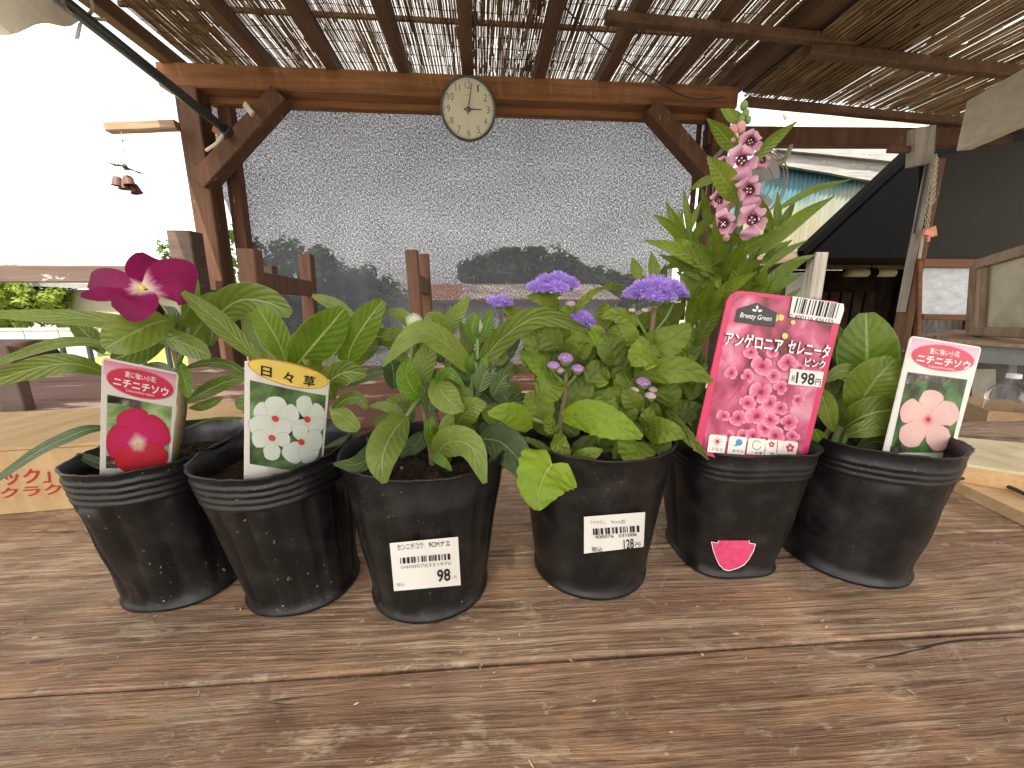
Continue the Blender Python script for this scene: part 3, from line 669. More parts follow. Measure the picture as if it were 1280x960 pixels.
# posts
pl0 = V(231, 112, YB + .05)
mb = MB(); mb.bar((-1.545, YB + .06, 0), (-1.545, YB + .06, HC + ZB), .115, .12, (0, 1, 0), .05, 8, .0015); mb.build("post", M['post'], perg)
mb = MB(); mb.bar((-1.44, YB + .17, 0), (-1.44, YB + .17, HC + ZB), .07, .07, (0, 1, 0), .05, 6, .001); mb.build("post", M['post'], perg)
mb = MB(); mb.bar((1.425, YB + .06, 0), (1.425, YB + .06, HC + ZB), .10, .12, (0, 1, 0), .05, 8, .0015); mb.build("post", M['post'], perg)
# two further posts behind the camera carry the roof
for x in (-1.6, 1.5):
    mb = MB(); mb.bar((x, -1.35, 0), (x, -1.35, HC + ZB), .1, .1, (0, 1, 0), .05); mb.build("post", M['post'], perg)
mb = MB(); mb.bar(W(-1.67, -1.35, 1.18), W(1.5, -1.35, 1.18), .1, .11); mb.build("beam", M['beam'], perg)
for a, b in ((W(-1.06, YB + .02, 1.10), W(-1.53, YB + .02, .655)), (W(.985, YB + .02, 1.11), W(1.42, YB + .02, .72))):
    mb = MB(); mb.bar(a, b, .09, .105, (0, 1, 0), .05, 5, .001); mb.build("brace", M['post'], perg)
mb = MB(); mb.bar(W(1.33, YB - .04, .80), W(1.46, YB - .06, .93), .02, .022); mb.build("cleat", M['greywood'], perg)
mb = MB(); mb.bar(V(306, 130, 2.40), V(316, 143, 2.38), .012, .03); mb.build("cleat", M['cream'], perg)
mb = MB(); mb.bar(V(268, 160, 2.40), V(283, 170, 2.38), .02, .04); mb.build("cleat", M['beam'], perg)
# rafters
for x in (-1.615, -1.13, -.78, -.405, -.056, .34, .70, 1.09, 1.50):
    wd = .105 if x > 1.4 else .062; zt = 1.275 if x > 1.4 else 1.262
    mb = MB(); mb.bar(W(x, -1.45, zt), W(x, YB + .16, zt), wd, .07 if x < 1.4 else .09, seg=10, jit=.002, ch=.08); mb.build("rafter", M['beamy'], perg)
mb = MB(); mb.bar(W(.55, 1.93, 1.205), W(1.75, 2.0, 1.205), .045, .04, seg=4, jit=.001); mb.build("purlin", M['beamy'], perg)
for y in (2.215, 1.6, 1.1, .5, -.2, -.9):
    mb = MB(); mb.bar(W(-1.62, y, 1.333), W(1.5, y, 1.333), .016, .02); mb.build("lath", M['beamy'], perg)
mb = MB()
def dens_l(x):
    if x < -1.33: return .0
    if -.06 < x < .34: return .05
    if x > 1.3: return .02
    return .05 + .04 * math.sin(x * 23)
reeds(mb, -1.57, 1.46, 1.0, YB + .27, HC + 1.307, 0, 0.0059, .0028, 5, dens=dens_l)
reeds(mb, -1.57, 1.46, 1.0, YB + .27, HC + 1.3165, 0, .0060, .0026, 55, .28, (.15, .7))
reeds(mb, -1.57, 1.46, -1.4, 1.0, HC + 1.307, 0, .012, .0045, 6, .10, (.8, 1.8))
reeds(mb, -1.57, -1.27, 1.0, YB + .27, HC + 1.318, 0, .007, .0030, 7, .0)
reeds(mb, -.05, .33, 1.2, YB + .27, HC + 1.324, 0, .0085, .0036, 8, .30, (.05, .12))
reeds(mb, 1.28, 1.46, 1.0, YB + .27, HC + 1.318, 0, .007, .0030, 9, .0)
stuff(mb.build("reed_mat", M['reed'], perg))
mb = MB()
for k in range(10):
    y = YB + .06 - k * .085; pts = [W(-1.57 + 3.03 * i / 40, y + random.uniform(-.006, .006), 1.3015) for i in range(41)]
    mb.tube(pts, .0014, 4)
stuff(mb.build("binding_thread", M['thread'], perg))
mb = MB(); corrugated(mb, W(-1.72, -1.5, 1.365), W(1.5, -1.5, 1.365), W(1.5, YB + .42, 1.352), W(-1.72, YB + .42, 1.352), .063, .009); mb.build("roof_sheet", M['sheet'], perg, True)
# bracket arm that carries the wind chime
a, b = V(135, 160.5, 2.38), V(222, 157, 2.40); mb = MB(); mb.bar(a, b, .05, .042, seg=4, jit=.001); mb.build("bracket_arm", M['shelf'], perg)
# wire stapled along the beam
mb = MB(); mb.tube(spline([V(700, 2, 2.0), V(745, 50, 2.15), V(800, 88, 2.33), V(860, 122, 2.38), V(905, 122, 2.39)], 24), .004, 5); mb.build("wire", M['blackmetal'], perg)

# ---- lean-to roof with reed screen, next to the pergola
lean = thing("lean_to_roof", (2.5, 2.4, 0), "lean-to reed roof on brown timbers next to the pergola", "roof")
mb = MB(); mb.bar(W(1.36, YB + .06, .985), W(3.35, YB + .06, 1.03), .07, .10, seg=8, jit=.001, ch=.06); mb.build("beam", M['post'], lean)
mb = MB(); mb.bar(W(1.55, YB, 1.155), W(3.6, YB, 1.055), .05, .04, seg=8, jit=.002); mb.build("eave_purlin", M['beamy'], lean)
mb = MB(); mb.bar(W(1.55, 2.02, 1.175), W(3.6, 2.02, 1.075), .05, .05, seg=8, jit=.002); mb.build("purlin", M['beamy'], lean)
for y in (1.3, .5, -.4):
    mb = MB(); mb.bar(W(1.55, y, 1.175), W(3.6, y, 1.075), .05, .05); mb.build("purlin", M['beam'], lean)
mb = MB(); reeds(mb, 1.56, 3.6, 1.0, YB + .04, HC + 1.205, -.049, .0064, .0036, 21, .05, (.5, 1.4)); reeds(mb, 1.56, 3.6, -1.2, 1.0, HC + 1.205, -.049, .015, .006, 22, .08, (.8, 1.8))
reeds(mb, 1.56, 3.6, 1.0, YB + .04, HC + 1.218, -.049, .012, .0036, 23, .3, (.3, .9))
stuff(mb.build("reed_mat", M['reed'], lean))
mb = MB(); corrugated(mb, W(2.03, -1.3, 1.243), W(3.7, -1.3, 1.165), W(3.7, YB + .1, 1.165), W(2.03, YB + .1, 1.243), .063, .008); mb.build("roof_sheet", M['sheet'], lean, True)
mb = MB(); mb.slab([W(1.56, -1.3, 1.232), W(2.05, -1.3, 1.205), W(2.05, YB + .06, 1.205), W(1.56, YB + .06, 1.232)], (0, 0, .012)); mb.build("roof_board", newmat("dark_board", (.05, .04, .03), .8), lean)
mb = MB(); mb.bar((3.45, YB + .06, 0), (3.45, YB + .06, HC + .98), .1, .1, (0, 1, 0)); mb.build("post", M['post'], lean)

# ------------------------------------------------------------------ shade net
def net_mat():
    m = bpy.data.materials.new("black_shade_net"); m.use_nodes = True; n, l = nodes_of(m); b = n["Principled BSDF"]
    b.inputs["Base Color"].default_value = (.05, .053, .075, 1); b.inputs["Roughness"].default_value = .5
    tc = n.new("ShaderNodeTexCoord"); tp = n.new("ShaderNodeBsdfTransparent"); mx = n.new("ShaderNodeMixShader")
    v1 = mapping(m, 'Object', (210, 1, 75)); n1 = ntex(m, v1, 1, 1, .5); v2 = mapping(m, 'Object', (70, 1, 230)); n2 = ntex(m, v2, 1, 1, .5)
    big = ntex(m, mapping(m, 'Object', (2.0, 1, 3.5)), 1, 4, .6); v3 = mapping(m, 'Object', (330, 1, 330)); n3 = ntex(m, v3, 1, 0, .5)
    s = mth(m, 'ADD', mth(m, 'ADD', mth(m, 'MULTIPLY', n1, .40), mth(m, 'MULTIPLY', n2, .35)), mth(m, 'MULTIPLY', n3, .25))
    s = mth(m, 'ADD', s, mth(m, 'MULTIPLY', mth(m, 'SUBTRACT', big, .5), .07))
    op = ramp(m, s, [(.42, (.73, .73, .73)), (.55, (.98, .98, .98))])
    l.new(op, mx.inputs[0]); l.new(tp.outputs[0], mx.inputs[1]); l.new(b.outputs[0], mx.inputs[2]); l.new(mx.outputs[0], n["Material Output"].inputs[0]); return m
M['net'] = net_mat()
def shade_net():
    Y = YB + .22; mb = MB(); nx, nz = 60, 30; vs = []
    L_ = [V(250, 128, Y), V(268, 215, Y), V(300, 310, Y), V(318, 380, Y), V(330, 470, Y)]; R_ = [V(900, 140, Y), V(880, 200, Y), V(856, 262, Y), V(842, 330, Y), V(832, 470, Y)]
    A, B = spline(L_, nz), spline(R_, nz)
    for j in range(nz + 1):
        for i in range(nx + 1):
            q = A[j].lerp(B[j], i / nx); q.y += .012 * math.sin(i * .9 + j * .15) + .02 * noise.noise(Vector((i * .15, j * .2, 1))); vs.append(q)
    mb.add(vs, [(j * (nx + 1) + i, j * (nx + 1) + i + 1, (j + 1) * (nx + 1) + i + 1, (j + 1) * (nx + 1) + i) for j in range(nz) for i in range(nx)])
    o = mb.build("shade_net", M['net'], None, True, org=W(0, Y, .4)); tag(o, "black shade net hung across the back of the pergola below the clock", "shade net")
    t = thing("net_pole", V(868, 260, Y - .03), "thin dark pole at the edge of the shade net behind the pink flowers", "pole")
    mb = MB(); mb.tube([V(876, 140, Y - .03), V(852, 400, Y - .03)], .017, 8); mb.build("rod", M['post'], t)
shade_net()

# ------------------------------------------------------------------ wall clock
def clock():
    c = V(585.5, 136.5, YB - .06); tilt = RAD(17); nrm = Vector((.02, -math.cos(tilt), -math.sin(tilt))).normalized()
    x = Vector((1, 0, 0)); x = (x - nrm * x.dot(nrm)).normalized(); y = nrm.cross(x)          # y is up on the dial
    if y.z < 0: y = -y
    r = 35.0 * depth(c) / F
    t = thing("wall_clock", c - y * r, "round wall clock with cream dial and black rim hanging from the beam", "clock")
    mb = MB(); mb.lathe([(.0, -.035), (r * .86, -.035), (r * .97, -.02), (r, .0), (r * .98, .014), (r * .93, .016), (r * .90, .008), (r * .89, .0)], c, 64, nrm)
    mb.build("rim", noisy("black_olive_rim", (.035, .035, .02), (.06, .06, .035), 30, .3, .5, 0), t, True)
    mb = MB(); mb.lathe([(.0001, .001), (r * .90, .001)], c, 64, nrm); mb.build("dial", noisy("cream_dial", (.56, .53, .36), (.62, .59, .42), 8, .35, .4, 0), t)
    class D:
        def pt(s, a, b, off=0.0): return c + x * (a * r) + y * (-b * r) + nrm * (.002 + off)
    S = D(); mb = MB()
    for h in range(1, 13):
        a = RAD(30 * h); cx, cy = .70 * math.sin(a), -.70 * math.cos(a); s = str(h); wd = .12 if len(s) == 1 else .20
        if h == 1: wd = .06
        if h == 11: wd = .15
        put_text(mb, S, s, (cx - wd / 2, cy - .105), (cx + wd / 2, cy - .105), (cx - wd / 2, cy + .105), 0, bold=-.008)
    put_text(mb, S, "QUARTZ", (-.11, -.43), (.11, -.43), (-.11, -.39), 0)
    mb.build("numerals", newmat("dial_ink", (.05, .045, .035), .6), t)
    mb = MB()
    for k in range(60):
        a = RAD(6 * k); q = .012 if k % 5 else .02; put_poly(mb, S, ell(.845 * math.sin(a), -.845 * math.cos(a), (q, 0), (0, q), 8), 0)
    mb.build("minute_dots", M['black'], t)
    def hand(ang, ln, wd, off, back=.16):
        a = RAD(ang); d = (math.sin(a), -math.cos(a)); e = (d[1], -d[0]); mb = MB()
        pts = [(-d[0] * back + e[0] * wd, -d[1] * back + e[1] * wd), (d[0] * ln + e[0] * wd * .5, d[1] * ln + e[1] * wd * .5), (d[0] * ln - e[0] * wd * .5, d[1] * ln - e[1] * wd * .5), (-d[0] * back - e[0] * wd, -d[1] * back - e[1] * wd)]
        mb.slab([S.pt(*p, off) for p in pts], nrm * .001); return mb
    hand(90, .48, .028, .003).build("hour_hand", M['black'], t); hand(11, .78, .022, .0055).build("minute_hand", M['black'], t); hand(182, .55, .006, .008, .2).build("second_hand", newmat("grey_hand", (.4, .38, .3), .5), t)
    mb = MB(); mb.lathe([(.0001, .012), (.012, .012), (.014, .002)], c, 16, nrm); mb.build("hub", M['black'], t)
    m = newmat("clock_glass", (1, 1, 1), .03, .5); m.node_tree.nodes["Principled BSDF"].inputs["Alpha"].default_value = .08
    mb = MB(); mb.lathe([(.0001, .018), (r * .5, .017), (r * .93, .0155)], c, 48, nrm); mb.build("glass", m, t, True)
clock()

# ------------------------------------------------------------------ wind chime
def chime():
    Y = 2.36; t = thing("wind_chime", V(153, 168, Y), "small wind chime of reddish bells hanging from the bracket arm", "wind chime")
    top = V(152, 165, Y); k0 = V(156, 208, Y); mb = MB(); mb.tube([top, top.lerp(k0, .5), k0], .0022, 5); mb.ball(V(153, 175, Y), .006, 8, 5); mb.build("cord", M['greyink'], t)
    iron = newmat("dark_iron", (.07, .055, .052), .6)
    for k in range(4):
        a = k * math.pi / 2 + .35; d = Vector((math.cos(a), math.sin(a), -.12 - .28 * math.cos(a))); e = Vector((-math.sin(a), math.cos(a), 0)); q = k0 + d * .008
        mb = MB(); mb.slab([q, k0 + d * .045 + e * .022 - Vector((0, 0, .006)), k0 + d * .078 + Vector((0, 0, .004)), k0 + d * .045 - e * .022 - Vector((0, 0, .006))], (0, 0, .0025)); mb.build("plate", iron, t)
    mb = MB(); mb.ball(k0, .012, 8, 6); mb.build("crown_knob", iron, t)
    for px, py, tl in ((147, 227, -.1), (155, 231, .05), (161, 226, .1), (169, 236, .3)):
        c = V(px, py, Y + random.uniform(-.03, .03)); mb = MB(); mb.lathe([(.001, .024), (.014, .023), (.018, .018), (.025, -.018), (.027, -.022), (.024, -.02), (.016, .016)], c, 14, (-tl, 0, 1))
        o = mb.build("bell", newmat("reddish_iron", (.12, .055, .045), .6), t, True)
        mb = MB(); mb.tube([c + Vector((0, 0, .022)), Vector((c.x, c.y, k0.z))], .0012, 4); mb.build("hanger", M['blackmetal'], o)
chime()
# ------------------------------------------------------------------ black pole, awning cloth and their ties
t = thing("awning_pole", V(180, 85, 1.9), "black metal awning pole slanting down to the pergola brace", "pole")
a, b = V(60, -14, 1.55), V(284, 164, 2.34); mb = MB(); mb.tube([a, b], .021, 12); mb.build("tube", newmat("black_green_tube", (.03, .035, .03), .35, .5), t, True)
mb = MB(); mb.tube([b - (b - a).normalized() * .03, b + (b - a).normalized() * .01], .027, 12); mb.build("end_cap", M['blackmetal'], t, True)
mb = MB(); mb.tube(spline([V(282, 163, 2.34), V(272, 178, 2.36), V(258, 188, 2.4)], 8), .008, 6); mb.build("tie_rope", M['cream'], t)
def awning():
    m = noisy("weathered_awning_cloth", (.30, .28, .24), (.46, .40, .30), 5, .9, .1, .3, .01); out = m.node_tree.nodes["Material Output"]
    tr = N(m, "ShaderNodeBsdfTranslucent"); tr.inputs[0].default_value = (.5, .44, .34, 1); x = N(m, "ShaderNodeMixShader"); x.inputs[0].default_value = .35
    L(m, m.node_tree.nodes["Principled BSDF"].outputs[0], x.inputs[1]); L(m, tr.outputs[0], x.inputs[2]); L(m, x.outputs[0], out.inputs[0])
    mb = MB(); nx, ny = 16, 10; vs = []
    lo = spline([V(-90, 46, 1.9), V(0, 40, 1.75), V(60, 33, 1.68), V(103, 24, 1.66)], nx); hi = spline([V(-90, -120, 1.5), V(0, -120, 1.4), V(50, -110, 1.35), V(60, -30, 1.5)], nx)
    for j in range(ny + 1):
        for i in range(nx + 1):
            q = lo[i].lerp(hi[i], j / ny); q.z += -.02 * math.sin(math.pi * j / ny) + .012 * math.sin(i * .8 + j * 1.1); vs.append(q)
    mb.add(vs, [(j * (nx + 1) + i, j * (nx + 1) + i + 1, (j + 1) * (nx + 1) + i + 1, (j + 1) * (nx + 1) + i) for j in range(ny) for i in range(nx)])
    t = thing("awning_cloth", V(30, 20, 1.7), "weathered beige awning cloth sagging from the black pole", "awning")
    mb.build("cloth", m, t, True)
    mb = MB(); mb.slab([V(98, 28, 1.66), V(102, 28, 1.66), V(98, 48, 1.66), V(93, 48, 1.66)], (0, .003, 0)); mb.build("strap", newmat("grey_strap", (.4, .39, .37), .8), t)
    t = thing("wire_hook", V(115, 8, 1.7), "pale bent wire hook on the pole by the awning", "hook")
    mb = MB(); mb.tube(spline([V(112, -6, 1.62), V(116, 10, 1.66), V(110, 21, 1.68), V(118, 23, 1.7), V(133, 25, 1.72)], 20), .005, 6); mb.build("wire", M['cream'], t, True)
awning()

# ================================================================== RIGHT-HAND SHEDS
M['teal'] = newmat("teal_and_cream_tin", (.5, .5, .4), .5, .3)
def teal():
    m = M['teal']; tc = N(m, "ShaderNodeTexCoord"); sp = N(m, "ShaderNodeSeparateXYZ"); L(m, tc.outputs["UV"], sp.inputs[0])
    n = ntex(m, mapping(m, 'UV', (3, 3, 1)), 1.3, 4, .55); f = mth(m, 'ADD', mth(m, 'ADD', sp.outputs[1], mth(m, 'MULTIPLY', mth(m, 'SUBTRACT', .42, sp.outputs[0]), .45)), mth(m, 'MULTIPLY', mth(m, 'SUBTRACT', n, .5), .6))
    col = ramp(m, f, [(.42, (.27, .255, .175)), (.56, (.21, .25, .21)), (.70, (.06, .17, .20)), (.95, (.028, .12, .17))])
    st = ntex(m, mapping(m, 'UV', (60, .6, 1)), 1, 3, .6); col = mixc(m, 1, col, ramp(m, st, [(.3, (.75, .72, .66)), (.6, (1, 1, 1))]), 'MULTIPLY'); setc(m, col)
teal()
def gable():
    Y = 5.5; t = thing("tin_building", (4.7, Y, 0), "building with teal and cream corrugated tin gable under a tiled roof", "building")
    A, B = V(900, 330, Y), V(1160, 330, Y); n = 48; mb = MB(); vs = []; uv = []; zt0 = V(985, 186, Y); zt1 = V(1135, 224, Y); zl = V(930, 245, Y)
    ww = B.x - A.x; k = n * 4
    for i in range(k + 1):
        x = A.x + ww * i / k; zt = zt0.z + (zt1.z - zt0.z) * (x - zt0.x) / (zt1.x - zt0.x) if x > zt0.x else zl.z + (zt0.z - zl.z) * (x - zl.x) / (zt0.x - zl.x)
        o = .016 * math.sin(i * math.pi / 2); zb = A.z - .8
        for q in range(5): z = zb + (zt - zb) * q / 4; vs.append((x, Y + o, z)); uv.append(((x - A.x) / ww, (z - A.z) / (zt0.z - A.z)))
    mb.add(vs, [(5 * i + q, 5 * i + 5 + q, 5 * i + 6 + q, 5 * i + 1 + q) for i in range(k) for q in range(4)], 0, uv); mb.build("wall", M['teal'], t, True)
    a, b = V(968, 192, Y - .12), V(1150, 224, Y - .12); mb = MB(); mb.bar(a, b, .06, .26, seg=8, jit=.004, ch=.04); mb.build("bargeboard", M['greywoodx'], t)
    a, b = V(972, 176, Y - .2), V(1160, 196, Y - .2); mb = MB(); mb.bar(a, b, .05, .22, seg=8, jit=.003, ch=.04); mb.build("bargeboard", M['greywoodx'], t)
    # tiled slope and its ridge tiles
    tl = noisy("pale_clay_tile", (.46, .42, .35), (.62, .58, .50), 5, .8, .2, .2); rows = 5; a, b = V(955, 172, Y - .1), V(1250, 196, Y - .1); c, d = V(985, 152, 7.0), V(1260, 164, 7.0)
    mb = MB(); mb.slab([a, b, d, c], (0, 0, .05)); mb.build("roof", tl, t)
    for q in range(24):
        p0 = c.lerp(d, q / 24); p1 = c.lerp(d, (q + 1.02) / 24); up = Vector((0, 0, .07)); mb = MB(); mb.tube([p0 + up * (.95), p0.lerp(p1, .9) + up, p1 + up * 1.1], [.10, .10, .125], 10); mb.build("ridge_tile", tl, t, True)
    mb = MB(); mb.lathe([(.001, -.06), (.12, -.05), (.17, 0), (.12, .05), (.001, .06)], c + Vector((-.02, -.1, .10)), 16, (0, 1, .1)); mb.build("ridge_end_tile", tl, t, True)
    mb = MB(); mb.slab([V(925, 250, Y + .1), V(968, 190, Y + .1), V(990, 182, Y + .1), V(1010, 190, Y + .1), V(990, 215, Y + .1), V(950, 262, Y + .1)], (0, 1.2, .1)); mb.build("side_roof", wood("brown_roof", (.10, .06, .04), (.22, .15, .1), 0, 20), t)
gable()
def dark_shed():
    t = thing("dark_shed", (3.2, 3.4, 0), "dark open shed with black slanting roof and grey post", "shed")
    blk = newmat("black_roofing_and_shade", (.006, .006, .006), 1.0, .0); inn = noisy("dark_shed_wall", (.014, .010, .007), (.034, .022, .015), 6, .95, .05, .2)
    a, b = V(1004, 313, 3.3), V(1139, 187, 3.3); c = a + (b - a) * 2.6
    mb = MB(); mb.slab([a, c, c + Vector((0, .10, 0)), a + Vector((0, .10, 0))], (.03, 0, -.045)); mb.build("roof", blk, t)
    mb = MB(); mb.slab([a + Vector((.05, .03, -.06)), c + Vector((.03, .03, -.06)), Vector((c.x, 3.33, a.z - .03)), Vector((a.x + .03, 3.33, a.z - .06))], (0, .02, 0)); mb.build("interior_shade_sheet", blk, t)  # black sheet whose colour stands in for the shade inside the shed
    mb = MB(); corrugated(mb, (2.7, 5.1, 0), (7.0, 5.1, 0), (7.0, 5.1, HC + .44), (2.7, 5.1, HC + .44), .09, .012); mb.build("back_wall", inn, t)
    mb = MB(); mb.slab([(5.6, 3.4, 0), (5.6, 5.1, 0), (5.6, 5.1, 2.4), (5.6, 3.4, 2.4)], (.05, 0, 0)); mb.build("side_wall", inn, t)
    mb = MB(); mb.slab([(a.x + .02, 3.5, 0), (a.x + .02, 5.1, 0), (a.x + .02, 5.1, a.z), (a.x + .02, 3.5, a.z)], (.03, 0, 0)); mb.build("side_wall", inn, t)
    mb = MB(); mb.slab([a + Vector((.03, .1, 0)), Vector((5.6, 3.4, a.z)), Vector((5.6, 5.1, a.z)), a + Vector((.03, 1.8, 0))], (0, 0, .02)); mb.build("loft_board", inn, t)
    p = V(1019, 340, 3.36); q = V(1016, 316, 3.36); mb = MB(); mb.bar((p.x, 3.36, 0), (p.x, 3.36, q.z), .115, .1, (0, 1, 0), .06, 6, .002); mb.build("post", M['greywood'], t)
    mb = MB(); mb.bar(V(915, 330, 3.42), V(1012, 318, 3.40), .07, .10, seg=4, jit=.002); mb.build("beam", wood("grey_brown_beam", (.13, .10, .07), (.26, .2, .14), 0, 40), t)
    mb = MB(); mb.bar(V(1030, 330, 4.5), V(1140, 330, 4.5), .06, .12); mb.build("inner_beam", M['beamy'], t)
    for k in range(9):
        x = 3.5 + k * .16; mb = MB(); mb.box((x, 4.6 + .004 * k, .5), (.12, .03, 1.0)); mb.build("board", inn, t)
    t = thing("tube_lamp", V(1088, 341, 4.2), "unlit yellowed tube lamp hanging inside the dark shed", "lamp")
    g = noisy("yellowed_tube", (.22, .20, .10), (.32, .29, .15), 5, .5, .3, 0)
    for u, v_ in ((1056, 1084), (1093, 1117)): mb = MB(); mb.tube([V(u, 341, 4.2), V(v_, 341, 4.2)], .045, 12); mb.build("tube", g, t, True)
    mb = MB(); mb.tube([V(1084, 341, 4.2), V(1093, 341, 4.2)], .055, 12); mb.build("holder", blk, t, True)
    mb = MB(); mb.tube([V(1088, 341, 4.2), V(1088, 341, 4.2) + Vector((0, 0, .6))], .006, 6); mb.build("hanger", blk, t)
    t = thing("white_panel", V(1000, 400, 3.7), "white board standing behind the pink flowering plant and shed post", "board")
    mb = MB(); mb.slab([V(975, 342, 3.7), V(1013, 340, 3.7), V(1013, 420, 3.7), V(970, 420, 3.7)], (0, .03, 0)); mb.build("board", noisy("white_board", (.62, .61, .58), (.7, .69, .66), 4, .7, .2, 0), t)
dark_shed()

def booth():
    Y = 2.28; t = thing("sales_booth", (2.9, Y, 0), "brown framed booth with dark mesh, frosted panes and counter", "booth")
    x = V(1144, 330, Y).x; zt = V(1145, 160, Y - .05).z
    mb = MB(); mb.bar((x, Y, 0), (x, Y, V(1144, 200, Y).z), .052, .07, (0, 1, 0), .06, 8, .001); mb.build("post", M['post'], t)
    mb = MB(); mb.bar((x - .046, Y - .012, V(1133, 390, Y).z), (x - .046, Y - .012, V(1133, 202, Y).z), .034, .03, (0, 1, 0), .06, 6, .001); mb.build("batten", M['greywood'], t)
    mb = MB(); mb.bar(V(1149, 207, Y - .01), V(1152, 160, Y - .01), .12, .05, (0, 1, 0), .05); mb.build("board_end", M['greywood'], t)
    mb = MB(); mb.bar((x - .30, Y, V(1130, 187, Y).z), (x - .03, Y, V(1130, 187, Y).z), .03, .035); mb.build("peg", M['post'], t)
    # dark mesh panel
    mesh = newmat("dark_mesh", (.045, .036, .028), .75, .2); n = ntex(mesh, mapping(mesh, 'Object', (420, 1, 420)), 1, 1, .5); n2 = ntex(mesh, mapping(mesh), 3, 4, .6)
    setc(mesh, mixc(mesh, n2, ramp(mesh, n, [(.4, (.014, .011, .009)), (.6, (.038, .031, .024))]), (.022, .018, .014)))
    mb = MB(); mb.slab([V(1148, 200, Y + .01), V(1420, 150, Y + .01), V(1420, 330, Y + .01), V(1148, 330, Y + .01)], (0, .008, 0)); mb.build("mesh_panel", mesh, t)
    f = wood("booth_frame", (.12, .05, .022), (.22, .10, .045), 0, 40); fg = wood("old_frame", (.17, .115, .075), (.33, .24, .165), 2, 50)
    mb = MB(); mb.bar(V(1150, 329, Y - .02), V(1400, 331, Y - .02), .04, .05); mb.build("rail", f, t)
    mb = MB(); mb.bar(V(1150, 396, Y - .02), V(1216, 397, Y - .02), .04, .035); mb.build("rail", f, t)
    mb = MB(); mb.bar(V(1148, 326, Y - .03), V(1146, 445, Y - .03), .03, .03, (0, 1, 0)); mb.build("stile", f, t)
    fp = noisy("frosted_film", (.42, .44, .46), (.58, .60, .62), 14, .45, .4, .5, .006, (1, 1, 2.2)); mb = MB()
    n_ = 10; vs = []
    for j in range(n_ + 1):
        for i in range(n_ + 1): q = V(1149 + 68 * i / n_, 335 + 58 * j / n_, Y - .005); q.y += .006 * noise.noise(Vector((i * .7, j * 1.1, 0))); vs.append(q)
    mb.add(vs, [(j * (n_ + 1) + i, j * (n_ + 1) + i + 1, (j + 1) * (n_ + 1) + i + 1, (j + 1) * (n_ + 1) + i) for j in range(n_) for i in range(n_)]); mb.build("pane", fp, t, True)
    mb = MB()
    corrugated(mb, V(1150, 428, Y + .3), V(1216, 428, Y + .3), V(1216, 396, Y + .3), V(1150, 396, Y + .3), .05, .01); mb.build("backing", noisy("dim_tin", (.10, .09, .08), (.22, .2, .18), 30, .7, .2, 0, stretch=(1, 1, .1)), t, True)
    # window leaf standing ajar, nearer than the front frame
    YA, YC = 1.95, 1.52
    A, B, Cc, D = V(1222, 331, YA), V(1330, 299, YC), V(1330, 418, YC), V(1216, 414, YA)
    up = (0, 0, 1); wl = MB(); wl.bar(A, B, .035, .05); o = wl.build("window_leaf", fg, t)
    mb = MB(); mb.bar(D + Vector((0, 0, .0)), A, .055, .035, (0, 1, 0)); mb.build("stile", fg, o)
    mb = MB(); mb.bar(D + (A - D) * .0 + (Cc - D) * .14, A + (B - A) * .14 - Vector((0, 0, .025)), .03, .03, (0, 1, 0)); mb.build("stile", fg, o)
    mb = MB(); mb.slab([A.lerp(B, .15), B, Cc, D.lerp(Cc, .15)], (.004, .006, 0)); mb.build("pane", noisy("beige_film", (.34, .31, .22), (.46, .43, .33), 9, .4, .45, .4, .005), o)
    mb = MB(); mb.bar(D, Cc, .05, .05); mb.build("sill", fg, o)
    # counter
    z = V(1230, 419, 1.75).z
    mb = MB(); mb.slab([V(1160, 416, 2.15), V(1420, 420, 1.65), V(1420, 440, 1.35), V(1187, 424, 1.75)], (0, 0, -.018)); mb.build("counter_board", M['shelf'], t)
    mb = MB(); mb.slab([V(1152, 419, 2.0), V(1195, 412, 2.05), V(1232, 414, 2.0), V(1215, 421, 1.9)], (0, 0, -.012)); mb.build("loose_board", M['shelf'], t)
    mb = MB(); mb.slab([V(1186, 430, 1.76), V(1420, 438, 1.40), V(1420, 466, 1.40), V(1186, 451, 1.76)], (0, .02, 0)); mb.build("apron", noisy("grey_green_panel", (.17, .18, .165), (.24, .25, .23), 6, .6, .3, 0), t)
    mb = MB(); mb.bar(V(1258, 452, 1.75), V(1256, 640, 1.75), .055, .05, (0, 1, 0)); mb.build("leg", noisy("grey_leg", (.13, .125, .115), (.2, .19, .18), 10, .7, .2, 0), t)
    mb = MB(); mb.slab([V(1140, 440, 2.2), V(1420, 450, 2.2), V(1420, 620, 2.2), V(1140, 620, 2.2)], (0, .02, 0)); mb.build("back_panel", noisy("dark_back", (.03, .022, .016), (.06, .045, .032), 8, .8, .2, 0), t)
    mb = MB(); mb.slab([V(1215, 462, 2.1), V(1250, 462, 2.1), V(1250, 545, 2.1), V(1215, 545, 2.1)], (0, .02, 0)); mb.build("inner_board", noisy("beige_inner", (.20, .18, .14), (.28, .25, .2), 8, .8, .2, 0), t)
    # cream beam running toward the viewer
    t = thing("cream_beam", V(1215, 158, 1.9), "broad cream wooden beam end jutting under the lean-to reed roof", "beam")
    a, b = V(1212, 157, 1.92), V(1420, 52, 1.30); mb = MB(); mb.bar(a, b, .06, .215, ch=.04, seg=4); mb.build("timber", M['cream'], t)
    mb = MB()
    for (u0, v0, u1, v1) in ((1236, 149, 1262, 140), (1243, 141, 1247, 150), (1252, 138, 1256, 147), (1262, 142, 1275, 138)): mb.bar(V(u0, v0, 1.70), V(u1, v1, 1.66), .002, .003)
    # chain with clips
    t = thing("plastic_chain", V(1168, 195, Y - .08), "cream plastic chain hanging on the booth post with an orange clip", "chain")
